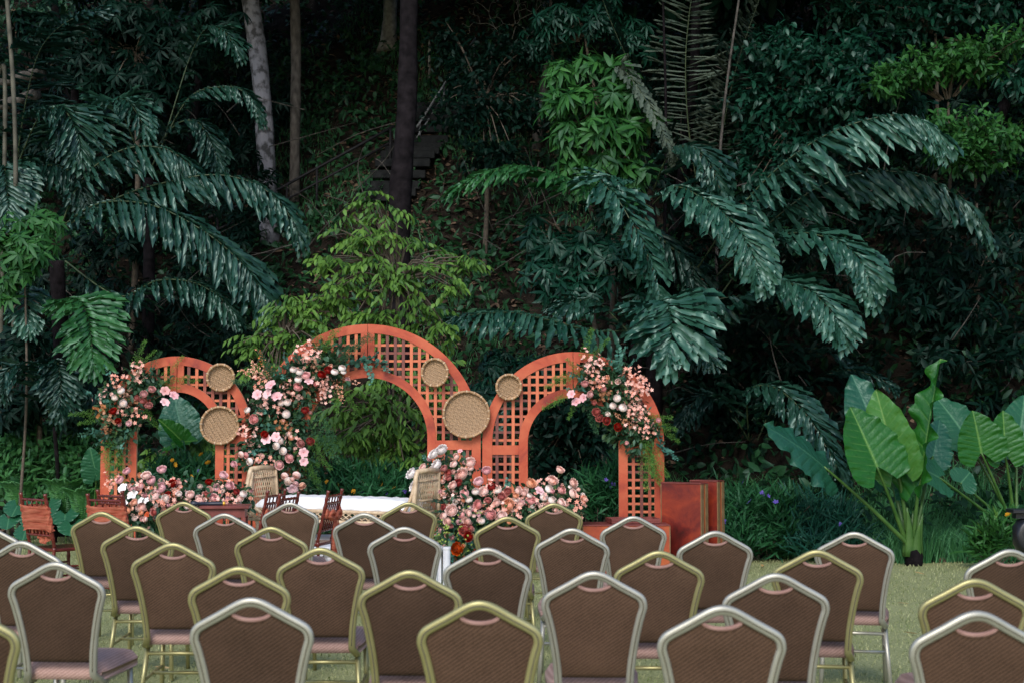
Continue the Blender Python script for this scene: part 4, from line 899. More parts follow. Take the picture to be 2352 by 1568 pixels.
tray('large woven tray low on the right of the left arch', 505, 976, 42, .05, .12, YT)
tray('small woven tray high on the right of the tallest arch', 1000, 855, 31, .02, -.28, YT)
tray('largest woven tray where the tallest and right arches meet', 1071, 951, 52, -.04, .05, YT)
tray('smallest woven tray on the left shoulder of the right arch', 1168, 888, 28, .05, .12, YT)

# ------------------------------------------------------------------ red plinths, platform, daybed, table
M_red = paint_mat('red_wash', [(.050, .005, .004), (.125, .010, .006), (.32, .040, .010)], 3.2, .45)
M_redtop = noise_mat('dark_red_top', (.10, .018, .014), (.22, .05, .04), 10, .5)
M_orange = paint_mat('orange_wash', [(.17, .020, .007), (.31, .045, .012), (.40, .085, .018)], 4, .5)
M_tan = noise_mat('tan_board_edge', (.13, .075, .03), (.22, .135, .06), 14, .6)
def plinth(label, px, Y, w, d, h, yaw, front):
    b0 = stand(px, Y); t = thing('red_plinth', label, 'plinth', b0, yaw, 'red wooden plinths')
    m = MB(); m.box((0, -d/2+.008, h/2), (w, .016, h), bev=.003); m.build('front_panel', front, t)
    m = MB(); m.box((0, d/2-.008, h/2), (w, .016, h), bev=.003); m.build('back_panel', front, t)
    for s in (-1, 1):
        m = MB(); m.box((s*(w/2-.006), 0, h/2), (.012, d-.036, h-.002)); m.build('side_panel', M_orange, t)
        for q_ in (-1, 1):
            m = MB(); m.box((s*(w/2+.003), q_*(d/2-.03), h/2), (.010, .058, h)); m.build('edge_board', M_tan, t)
    m = MB(); m.box((0, 0, h+.007), (w+.012, d+.012, .014), bev=.003); m.build('top', M_redtop, t)
    return t
plinth('tall dark red plinth, front one of the pair right of the arches', 1570, 14.5, .44, .16, .905, math.radians(-33), M_red)
plinth('tall red plinth half hidden behind another, tan edged, right of the arches', 1622, 14.72, .30, .16, .92, math.radians(-33), M_red)
plinth('long low orange-red plinth in front of the right arch', 1432, 14.4, .86, .42, .50, math.radians(2), M_orange)
b0 = stand(1452, 14.45); b0.z = .516; t = thing('wooden_tray_box', 'shallow reddish wooden box lying on the low plinth', 'box', b0, math.radians(8))
m = MB(); m.box((0, 0, .012), (.50, .30, .022), bev=.003); m.build('base', M_redtop, t)
for c_, s_ in (((0, -.142, .036), (.50, .016, .026)), ((0, .142, .036), (.50, .016, .026)), ((-.242, 0, .036), (.016, .266, .026)), ((.242, 0, .036), (.016, .266, .026))):
    m = MB(); m.box(c_, s_, bev=.002); m.build('side', M_redtop, t)
M_white = noise_mat('white_laminate', (.62, .63, .68), (.76, .77, .80), 5, .5)
b0 = stand(785, 14.3); t = thing('white_platform', 'low white platform under the rattan daybed', 'platform', b0)
m = MB(); m.box((0, 0, .325), (2.1, 1.5, .05), bev=.008); m.build('deck', M_white, t)
for s in (-1, 1):
    m = MB(); m.box((s*1.02, 0, .15), (.04, 1.44, .296)); m.build('side_panel', M_white, t)
m = MB(); m.box((0, -.74, .15), (2.0, .04, .296)); m.build('front_panel', M_white, t)
m = MB(); m.box((0, .74, .15), (2.0, .04, .296)); m.build('back_panel', M_white, t)
for lab, x, Y, r, h in (('short white pillar beside the flower cluster right of the daybed', 1027, 13.35, .035, .37), ('short white pillar between the party chair and a gold chair', 762, 13.0, .06, .34)):
    p_ = stand(x, Y); t = thing('white_pillar', lab, 'pillar', p_, group='short white pillars'); m = MB()
    m.lathe([(.001, 0), (r*1.15, 0), (r*1.15, .02), (r, .03), (r, h-.03), (r*1.12, h-.02), (r*1.12, h), (.001, h)], 20); m.build('shaft', M_white, t, False)

M_rattan = noise_mat('rattan_cane', (.42, .29, .17), (.66, .50, .33), 16, .5); M_cushion = noise_mat('white_cotton', (.70, .70, .70), (.82, .82, .82), 4, .85, .5, 14)
YD = 14.3; b0 = stand(788, YD); b0.z = .352; yaw = math.radians(-26)
t = thing('rattan_daybed', 'rattan daybed with white cushion and curved lattice ends on the white platform', 'daybed', b0, yaw)
LB, DB, SH = 1.92, .50, .30
m = MB()
for z in (SH, SH-.10):
    m.tube([(-LB/2, -DB/2, z), (LB/2, -DB/2, z)], .018, 8); m.tube([(-LB/2, DB/2, z), (LB/2, DB/2, z)], .018, 8)
    m.tube([(-LB/2, -DB/2, z), (-LB/2, DB/2, z)], .018, 8); m.tube([(LB/2, -DB/2, z), (LB/2, DB/2, z)], .018, 8)
m.build('seat_frame', M_rattan, t, True)
m = MB(); k = 26
for i in range(k):
    x0 = -LB/2+LB*i/k; x1 = x0+LB/k*1.6
    for (za, zb) in ((SH-.015, SH-.09), (SH-.09, SH-.015)): m.tube([(x0, -DB/2-.004, za), (min(x1, LB/2), -DB/2-.004, zb)], .006, 5)
m.build('seat_lattice', M_rattan, t, True, kind='stuff')
for sx in (-1, 1):
    for sy in (-1, 1):
        m = MB(); m.tube(spline([(sx*(LB/2-.02), sy*(DB/2-.01), SH), (sx*(LB/2-.10), sy*(DB/2-.02), SH-.16), (sx*(LB/2-.02), sy*(DB/2-.02), 0)], 10), .02, 8); m.build('leg', M_rattan, t, True)
        m = MB(); m.tube(spline([(sx*(LB/2-.08), sy*(DB/2), .05), (sx*(LB/2-.30), sy*DB/2, .17), (sx*(LB/2-.55), sy*DB/2, SH-.10)], 10), .012, 6); m.build('brace', M_rattan, t, True)
# cushion: softly swollen slab
nxc, nyc = 30, 10; V = []; T = []
for i in range(nxc+1):
    for j in range(nyc+1):
        u, v = i/nxc*2-1, j/nyc*2-1; e = (1-abs(u)**8)*(1-abs(v)**6)
        V.append((u*(LB/2-.05), v*(DB/2-.01), SH+.03+.105*e**.4+.008*math.sin(u*19)*math.cos(v*3)+.006*math.sin(u*41+v*4)))
o_ = len(V)
for i in range(nxc+1):
    for j in range(nyc+1): u, v = i/nxc*2-1, j/nyc*2-1; V.append((u*(LB/2-.05), v*(DB/2-.01), SH+.012))
for i in range(nxc):
    for j in range(nyc):
        a = i*(nyc+1)+j; T += [(a, a+nyc+1, a+nyc+2), (a, a+nyc+2, a+1)]; a += o_; T += [(a, a+nyc+2, a+nyc+1), (a, a+1, a+nyc+2)]
for i in range(nxc):
    for j in (0, nyc): a = i*(nyc+1)+j; b_ = a+nyc+1; T += [(a, a+o_, b_+o_), (a, b_+o_, b_)]
for j in range(nyc):
    for i in (0, nxc): a = i*(nyc+1)+j; b_ = a+1; T += [(a, a+o_, b_+o_), (a, b_+o_, b_)]
link('cushion', tri_mesh('cushion', V, T, M_cushion, smooth=True), t)
for sx in (-1, 1):
    AH = .70; X0 = sx*LB/2; X1 = sx*(LB/2+.015)
    m = MB()
    m.tube(spline([(X0-sx*.03, -DB/2, SH-.08), (X0+sx*.02, -DB/2-.02, SH+.10), (X1, -DB/2+.03, AH-.05), (X1, -DB/2+.07, AH)], 14), .024, 8)
    m.tube(spline([(X0-sx*.16, -DB/2-.01, SH-.03), (X0-sx*.08, -DB/2-.02, SH+.03), (X0-sx*.02, -DB/2, SH+.16), (X1-sx*.01, -DB/2+.06, AH-.03)], 14), .018, 8)
    m.build('arm_post', M_rattan, t, True)
    m = MB(); m.tube([(X1, -DB/2+.05, AH), (X1+sx*.01, 0, AH+.012), (X1, DB/2-.03, AH)], .024, 8); m.build('arm_rail', M_rattan, t, True)
    m = MB(); m.tube(spline([(X0, DB/2, 0), (X0, DB/2, SH), (X1, DB/2-.03, AH)], 8), .022, 8); m.build('arm_post', M_rattan, t, True)
    ns = 11
    for i in range(ns):
        y0 = -DB/2+.08+(DB-.14)*i/(ns-1)
        for sg in (-1, 1):
            y1 = max(-DB/2+.03, min(DB/2-.04, y0+sg*.13))
            m = MB(); m.tube([(X0+sg*.004, y1*.92, SH+.02), (X1+sg*.004, y0, AH-.015)], .0065, 5); m.build('cane', M_rattan, t, True)
    for z in (SH+.12, AH-.09):
        m = MB(); xx = X0+(X1-X0)*(z-SH)/(AH-SH); m.tube([(xx+.007, -DB/2+.03, z), (xx+.007, DB/2-.03, z)], .008, 6); m.build('cane', M_rattan, t, True)
b0 = stand(522, 13.5); t = thing('side_table', 'small reddish wooden side table left of the daybed', 'table', b0, .1)
m = MB(); m.box((0, 0, .735), (.46, .36, .028), bev=.006); m.build('top', M_redtop, t)
m = MB(); m.box((0, 0, .68), (.38, .29, .08)); m.build('apron', M_redtop, t)
for sx in (-1, 1):
    for sy in (-1, 1): m = MB(); m.box((sx*.18, sy*.13, .32), (.035, .035, .64), bev=.003); m.build('leg', M_redtop, t)
M_navy = noise_mat('dark_blue_plastic', (.012, .016, .03), (.02, .026, .045), 12, .4); M_gold = plain('gold_band', (.75, .42, .06), .35, .6)
tp = at(487, 1156, 13.42); t = thing('microphone', 'dark blue handheld microphone with gold end lying on the side table', 'microphone', (tp.x, tp.y, .767), .12)
m = MB(); Mx = Matrix.Rotation(math.pi/2, 4, 'Y'); m.lathe([(.001, -.13), (.016, -.13), (.017, .03), (.017, .1)], 14, M=Mx); m.build('body', M_navy, t, True)
m = MB(); m.lathe([(.0172, .1), (.0215, .105), (.0215, .118), (.016, .124), (.001, .124)], 14, M=Mx); m.build('end_ring', M_gold, t, True)
m = MB(); m.lathe([(.016, -.13), (.024, -.15), (.026, -.175), (.018, -.195), (.001, -.2)], 14, M=Mx); m.build('grille', M_navy, t, True)

# ------------------------------------------------------------------ loudspeaker at the right edge
M_spk = noise_mat('black_speaker_shell', (.006, .007, .010), (.012, .013, .018), 30, .4)
sx0, sY = 2362, 12.6; b0 = stand(sx0, sY); t = thing('loudspeaker', 'black loudspeaker with round cone cut off by the right edge', 'loudspeaker', b0)
zc = at(sx0, 1222, sY).z; r = .16
m = MB(); m.lathe([(.001, 0), (.15, 0), (.15, .03), (.06, .05), (.055, zc-.2), (.12, zc-.17), (r, zc-.10), (r, zc+.05), (r*.75, zc+.11), (.07, zc+.125), (.001, zc+.125)], 28); m.build('body', M_spk, t, True)
m = MB(); m.lathe([(.16, 0), (.145, .035), (.06, -.03), (.04, -.025), (.001, -.012)], 28, M=Matrix.Translation((-.03, -r-.005, zc-.02)) @ Matrix.Rotation(math.pi/2, 4, 'X')); m.build('cone', M_spk, t, True)
m = MB(); m.box((0, 0, zc+.19), (.38, .2, .035), bev=.006); m.box((-.1, 0, zc+.15), (.1, .1, .05)); m.box((.1, 0, zc+.15), (.1, .1, .05)); m.build('top_bracket', M_spk, t)

# ------------------------------------------------------------------ flowers
def petal_mat(name, c_in, c_out, tr=.1):
    m, nt, p, out = new_mat(name); N = nt.nodes; L = nt.links
    a = N.new('ShaderNodeAttribute'); a.attribute_name = 'tint'
    r = N.new('ShaderNodeValToRGB'); r.color_ramp.elements[0].color = rgb(c_in); r.color_ramp.elements[1].color = rgb(c_out); L.new(a.outputs['Fac'], r.inputs[0])
    oi = N.new('ShaderNodeObjectInfo'); hs = N.new('ShaderNodeHueSaturation'); mr = N.new('ShaderNodeMapRange'); mr.inputs[3].default_value = .95; mr.inputs[4].default_value = 1.1
    L.new(oi.outputs['Random'], mr.inputs[0]); L.new(mr.outputs[0], hs.inputs['Value']); mr2 = N.new('ShaderNodeMapRange'); mr2.inputs[3].default_value = 1.25; mr2.inputs[4].default_value = .9
    L.new(oi.outputs['Random'], mr2.inputs[0]); L.new(mr2.outputs[0], hs.inputs['Saturation'])
    L.new(r.outputs[0], hs.inputs['Color']); L.new(hs.outputs[0], p.inputs['Base Color']); p.inputs['Roughness'].default_value = .65; p.inputs['Specular IOR Level'].default_value = .25
    t = N.new('ShaderNodeBsdfTranslucent'); ms = N.new('ShaderNodeMixShader'); ms.inputs[0].default_value = tr; L.new(hs.outputs[0], t.inputs[0])
    L.new(p.outputs[0], ms.inputs[1]); L.new(t.outputs[0], ms.inputs[2]); L.new(ms.outputs[0], out.inputs[0]); return m
PM = {'w': petal_mat('cream_petal', (.88, .62, .52), (.90, .84, .80), .1), 'b': petal_mat('blush_petal', (.88, .47, .40), (.90, .70, .64), .1), 'p': petal_mat('pink_petal', (.76, .28, .28), (.86, .54, .52), .1),
      'm': petal_mat('mauve_petal', (.54, .22, .21), (.74, .44, .42)), 'l': petal_mat('lilac_petal', (.72, .34, .36), (.86, .58, .60)), 'r': petal_mat('deep_red_petal', (.16, .012, .012), (.36, .035, .03)),
      'd': petal_mat('dusty_rose_petal', (.34, .09, .085), (.56, .22, .20)), 'o': petal_mat('peach_petal', (.82, .32, .18), (.88, .56, .42)), 'x': petal_mat('white_petal', (.84, .74, .70), (.88, .84, .82)), 'c': petal_mat('coral_petal', (.80, .36, .28), (.90, .62, .55)), 't': petal_mat('tan_bract', (.30, .14, .08), (.46, .24, .15)), 'k': petal_mat('rust_petal', (.36, .06, .03), (.58, .16, .10))}
def petals_mesh(mat, kind, seed):
    r = random.Random(seed); V, T, tt = [], [], []
    def petal(a, Rr, th_top, w, flare, ruf, ti, nu=5, nv=4):      # a scale on a dome: outer ones end lower, so every shell shows its rim
        b0 = len(V)
        for i in range(nu+1):
            u = i/nu; th = math.radians(112 + (th_top-112)*u)
            for j in range(nv+1):
                v = j/nv*2-1
                aw = a + v*w*(math.sin(math.pi*(.30+.52*u)))*(1 if th_top > 12 else 1.0)
                dip = .10*Rr*v*v*u*u
                wob = ruf*Rr*math.sin(v*4.3+a*5+u*2)*u*u
                rr = Rr*math.sin(th) + flare*u**3 + wob*.7
                z = Rr*math.cos(th)*.9 - dip + wob*.6
                V.append((rr*math.cos(aw), rr*math.sin(aw), z)); tt.append(min(1, max(0, ti*.75+.25*u)))
        for i in range(nu):
            for j in range(nv): k = b0+i*(nv+1)+j; T.extend([(k, k+1, k+nv+2), (k, k+nv+2, k+nv+1)])
    if kind == 'rose':
        for ring, (rad, tt_, w, fl, n) in enumerate(((.30, 2, 1.1, 0, 3), (.44, 26, .95, .02, 4), (.58, 42, .85, .05, 5), (.72, 55, .75, .10, 5), (.84, 66, .70, .17, 6))):
            for i in range(n): petal(2*math.pi*i/n + ring*.7 + r.uniform(-.15, .15), rad*r.uniform(.96, 1.04), tt_+r.uniform(-4, 4), w, fl, .05, ring/4)
    elif kind == 'ball':
        for ring in range(6):
            for i in range(3+ring): petal(2*math.pi*i/(3+ring)+ring*.9, .36+.125*ring, (2, 18, 31, 42, 52, 62)[ring], 1.1-.09*ring, .012*ring, .02, ring/5)
    elif kind == 'ruffle':
        for ring in range(6):
            n = 4+ring
            for i in range(n): petal(2*math.pi*i/n+ring*.5+r.uniform(-.25, .25), (.38+.11*ring)*r.uniform(.9, 1.08), (4, 20, 34, 46, 58, 70)[ring]+r.uniform(-7, 7), .75, .05+.035*ring, .13, ring/5)
    else:                                              # open bloom of a few broad petals
        n = 6 if kind == 'star' else 5
        for i in range(n):
            a0 = 2*math.pi*i/n + r.uniform(-.12, .12); b0 = len(V); d = (math.cos(a0), math.sin(a0)); e = (-d[1], d[0])
            for q in range(5):
                u = q/4; ww = (.10, .30, .42, .38, .16)[q]*(1.05 if n == 5 else 1)
                for v in (-1, 0, 1):
                    x_ = .08+.95*u; z = .34*math.sin(u*2.4)+.10*abs(v)*u; V.append((d[0]*x_+e[0]*v*ww, d[1]*x_+e[1]*v*ww, z)); tt.append(.45+.5*u)
            for q in range(4):
                for v in (0, 1): k = b0+q*3+v; T.extend([(k, k+1, k+4), (k, k+4, k+3)])
        for i in range(5): petal(i*1.26, .16, 20, .8, .02, .05, 0, 3, 2)
    return tri_mesh('flower_head', np.array(V), T, mat, tt, True)
_fm = {}
def fmesh(col, kind):
    k = (col, kind, R.randrange(2))
    if k not in _fm: _fm[k] = petals_mesh(PM[col], kind, k[2]+3)
    return _fm[k]
M_stem = noise_mat('green_stem', (.05, .10, .03), (.10, .17, .06), 20, .6)
M_euc = leaf_mat('eucalyptus_leaf', (.03, .11, .085), (.09, .24, .18), .45, .15)
M_fill = leaf_mat('dark_filler_leaf', (.012, .045, .02), (.045, .11, .05), .45, .2)
M_asp = leaf_mat('feathery_green', (.07, .20, .03), (.16, .34, .06), .55, .3)
M_aspd = leaf_mat('feathery_dark_green', (.03, .10, .04), (.06, .17, .07), .55, .3)
M_leafg = leaf_mat('rose_leaf', (.03, .075, .025), (.09, .15, .05), .45, .25)
def sprig_coral(mat, n=17, spread=.10, s=.021):
    P = rng.normal(size=(n, 3))*spread*np.array([.5, .5, .5]); V, T, tt = [], [], []
    for p_ in P:
        ax = p_ + rng.normal(size=3)*.05 + np.array([0, 0, .08]); ax = ax/np.linalg.norm(ax); u = np.cross(ax, [.3, .9, .1]); u /= np.linalg.norm(u); v = np.cross(ax, u)
        a = np.arange(5)*2*math.pi/5; Dr = u*np.cos(a)[:, None] + v*np.sin(a)[:, None] + ax*.35
        out_ = leaves(np.repeat(p_[None], 5, 0), Dr, np.repeat(ax[None], 5, 0)+Dr*.1, s*1.25, s*.9, .1, .2); b_ = sum(len(q_) for q_ in V)
        V.append(out_[0]); T.append(out_[1]+b_); tt.append(out_[2]*.4+.6*rng.random())
    return tri_mesh('blossom_spray', np.concatenate(V), np.concatenate(T), mat, np.concatenate(tt))
def sprig_euc(mat, n=16, L=.24, r=.028):
    t_ = np.repeat(np.linspace(.1, 1, n//2), 2); s = np.tile([1, -1], n//2)
    P = np.stack([.06*np.sin(t_*2), 0*t_, t_*L], 1); Dr = np.stack([s*1.0, rng.normal(size=n)*.5, rng.normal(size=n)*.2+.35], 1)
    V, T, tt = leaves(P, Dr, rng.normal(size=(n, 3))*.4+[0, -1, .3], r*2*(1.2-.6*t_), r*2.1*(1.2-.6*t_), .1, .1); return tri_mesh('eucalyptus_sprig', V, T, mat, tt)
def sprig_asp(mat, n=420, L=.34):
    t_ = rng.random(n); q_ = rng.random(n)*6.28; w = .075*(1.1-t_*.85)
    P = np.stack([.05*t_**2*2, 0*t_, t_*L], 1); Dr = np.stack([np.cos(q_), np.sin(q_)*.6, .55+0*t_], 1)
    bp = P + unit(Dr)*(w*rng.random(n))[:, None]
    V, T, tt = leaves(bp, Dr+rng.normal(size=(n, 3))*.35, rng.normal(size=(n, 3)), .022, .0045, .1, .1); return tri_mesh('feathery_sprig', V, T, mat, tt)
def sprig_spike(mat, n=70, L=.26):
    t_ = rng.random(n); q_ = rng.random(n)*6.28; w = .028*(1.15-t_)
    P = np.stack([w*np.cos(q_)+.04*t_**2, w*np.sin(q_), t_*L], 1)
    V, T, tt = leaves(P, np.stack([np.cos(q_), np.sin(q_), .7+0*t_], 1), rng.normal(size=(n, 3)), .02, .013, .1, .2); return tri_mesh('flower_spike', V, T, mat, tt)
SP = {'c': [sprig_coral(PM['c']) for _ in range(3)], 't': [sprig_coral(PM['t'], 24, .08, .018) for _ in range(2)], 'e': [sprig_euc(M_euc) for _ in range(3)], 'f': [sprig_asp(M_asp) for _ in range(2)], 'F': [sprig_asp(M_aspd) for _ in range(2)], 's': [sprig_spike(PM['o']) for _ in range(2)], 'q': [sprig_coral(PM['b'], 18, .1, .018)], 'y': [sprig_coral(leaf_mat('yellow_green_bud', (.25, .36, .05), (.45, .52, .12), .5, .2), 22, .15, .011)]}
SPN = {'c': 'blossom_spray', 't': 'blossom_spray', 'e': 'eucalyptus_sprig', 'f': 'feathery_sprig', 'F': 'feathery_sprig', 's': 'flower_spike', 'q': 'blossom_spray', 'y': 'bud_spray'}
def orient(o, d, roll=None):
    o.rotation_mode = 'QUATERNION'; o.rotation_quaternion = Quaternion(Vector(d).normalized(), R.uniform(0, 6.28) if roll is None else roll) @ Vector(d).to_track_quat('Z', 'Y')
def arrangement(label, base, conv, cen, Yf, blooms, sprigs, fills, stems=None, fill_n=26):
    t = thing('flower_arrangement', label, 'flowers', base, group='flower arrangements')
    for (X, Yp, size, col, kind) in blooms:
        px, py = conv(X, Yp); d_ = Yf(px, py) - .13 - R.uniform(0, .05); p_ = at(px, py, d_)
        o = link('rose' if kind in ('rose', 'ball') else ('peony' if kind == 'ruffle' else 'blossom'), fmesh(col, kind), t)
        s = size*.5*mpp(d_)*1.05; o.scale = (s, s, s*.95); 
        out_ = Vector(((px-cen[0])*.006, -.9, -(py-cen[1])*.006+.35)) + Vector((R.uniform(-.35, .35), 0, R.uniform(-.3, .35)))
        out_.normalize(); o.location = p_ - base - out_*s*.5; orient(o, out_)
        if stems is not None and kind != 'n':
            q_ = Vector(stems(px, py)); m = MB(); e = p_ - out_*s*.5
            m.tube(spline([q_, q_.lerp(e, .6)+Vector((0, .03, .05)), e], 6), .0035, 5, cap=False)
            m.build('stem', M_stem, t, off=base)
    for (X, Yp, k, sc, ang) in sprigs:
        px, py = conv(X, Yp); d_ = Yf(px, py) - R.uniform(-.03, .06)
        o = link(SPN[k], R.choice(SP[k]), t, 'stuff'); o.location = at(px, py, d_) - base; o.scale = (sc,)*3
        if k in 'eFfs':
            a = math.radians(ang if ang is not None else math.degrees(math.atan2(cen[1]-py, px-cen[0])))
            dv = Vector((math.cos(a), -.25, math.sin(a))); orient(o, dv, R.uniform(-.5, .5)); o.location = Vector(o.location) - dv.normalized()*.13*sc
        else: orient(o, Vector((R.uniform(-.4, .4), -1, R.uniform(-.2, .6))))
    for (X, Yp, rx, ry) in (fills if stems is not None else fills[::2]):     # smaller blooms that thicken the mass
        for _ in range(4 if stems is not None else 1):
            px, py = conv(X, Yp); px += R.uniform(-1, 1)*rx; py += R.uniform(-1, .8)*ry; d_ = Yf(px, py) - .05 - R.uniform(0, .07)
            o = link('rose', fmesh(R.choice('bbwopl'), R.choice(('rose', 'ruffle', 'rose'))), t); s = R.uniform(9, 15)*.5*mpp(d_); o.scale = (s,)*3
            o.location = at(px, py, d_) - base; orient(o, Vector((R.uniform(-.5, .5), -1, R.uniform(-.1, .8))))
    bl = []
    for (X, Yp, rx, ry) in fills:
        px, py = conv(X, Yp); d_ = Yf(px, py)+.06; c = at(px, py, d_); s = mpp(d_); bl.append((c.x, c.y, max(c.z, .08), rx*s, .10, ry*s))
    (V, T, tt), C = foliage(bl, fill_n*len(bl), 'ovate', .075, .04, 6, .0)
    link('filler_foliage', tri_mesh('filler_foliage', V-np.array(base), T, M_fill, tt), t, 'stuff')
    (V, T, tt), C = foliage(bl, fill_n*len(bl)//4, 'ovate', .07, .045, 4, .6)
    link('rose_leaves', tri_mesh('rose_leaves', V-np.array(base), T, M_leafg, tt), t, 'stuff')
    return t
def cv(x0, y0, s): return lambda X, Y: ((x0+X*s)*.98, (y0+Y*s)*.98)
c4 = cv(180, 740, .31878); c5 = cv(560, 740, .29342); c7 = cv(1120, 790, .2997); c6 = cv(930, 1000, .19983); c3 = cv(220, 1080, .10204); c1 = cv(0, 1066, .34057)
N_ = None
base_at = lambda px, py, Y: at(px, py, Y)
b0 = at(300, 940, YA-.1)
arrangement('lush flower spray on the left shoulder of the smallest arch', b0, c4, (300, 940), lambda x, y: YA-.10,
    [(320, 540, 17, 'w', 'ball'), (278, 592, 15, 'w', 'ball'), (338, 637, 18, 'w', 'ball'), (492, 568, 19, 'm', 'rose'), (556, 530, 19, 'm', 'rose'), (480, 618, 15, 'd', 'rose'), (530, 650, 17, 'd', 'ruffle'), (650, 545, 22, 'm', 'star'), (652, 627, 22, 'l', 'star'), (718, 577, 22, 'l', 'star'), (262, 692, 17, 'r', 'ruffle'), (300, 768, 13, 'r', 'ruffle'), (440, 600, 14, 'd', 'rose')],
    [(430, 380, 'c', 1, N_), (450, 430, 'c', 1, N_), (300, 470, 'c', .9, N_), (200, 590, 'c', .8, N_), (390, 690, 'c', 1, N_), (450, 735, 'c', 1, N_), (330, 725, 'c', .9, N_), (180, 700, 't', 1, N_), (250, 770, 't', 1.1, N_), (235, 840, 't', .9, N_), (380, 590, 't', 1, N_), (400, 640, 't', .9, N_),
     (240, 430, 'e', 1, 120), (160, 580, 'e', 1, 160), (100, 880, 'e', 1, 190), (130, 850, 'e', .9, 170), (640, 480, 'e', .9, 30), (580, 590, 'e', .8, 10), (510, 460, 'e', 1, 70), (200, 650, 'e', .9, 150), (330, 900, 'e', .9, 260), (200, 920, 'e', .9, 230),
     (440, 310, 'f', .9, 80), (480, 340, 'f', .8, 45), (70, 715, 'f', .8, 178), (130, 760, 'f', .8, 200), (680, 400, 'f', .9, 60), (700, 470, 'f', .8, 20), (790, 480, 'f', .7, 5), (530, 740, 'f', .8, 300), (220, 1060, 'f', 1.1, 268), (290, 1080, 'f', 1.1, 275), (210, 980, 'f', 1.0, 262), (300, 1000, 'f', 1, 268), (640, 520, 'f', .7, 350), (350, 950, 'F', 1, 270), (530, 400, 'F', 1, 70)],
    [(330, 800, 40, 40), (280, 880, 28, 36), (380, 620, 45, 35), (450, 480, 40, 30), (240, 620, 28, 40), (600, 520, 35, 22), (400, 740, 30, 30), (250, 730, 26, 30)])
b0 = at(660, 960, YA-.12)
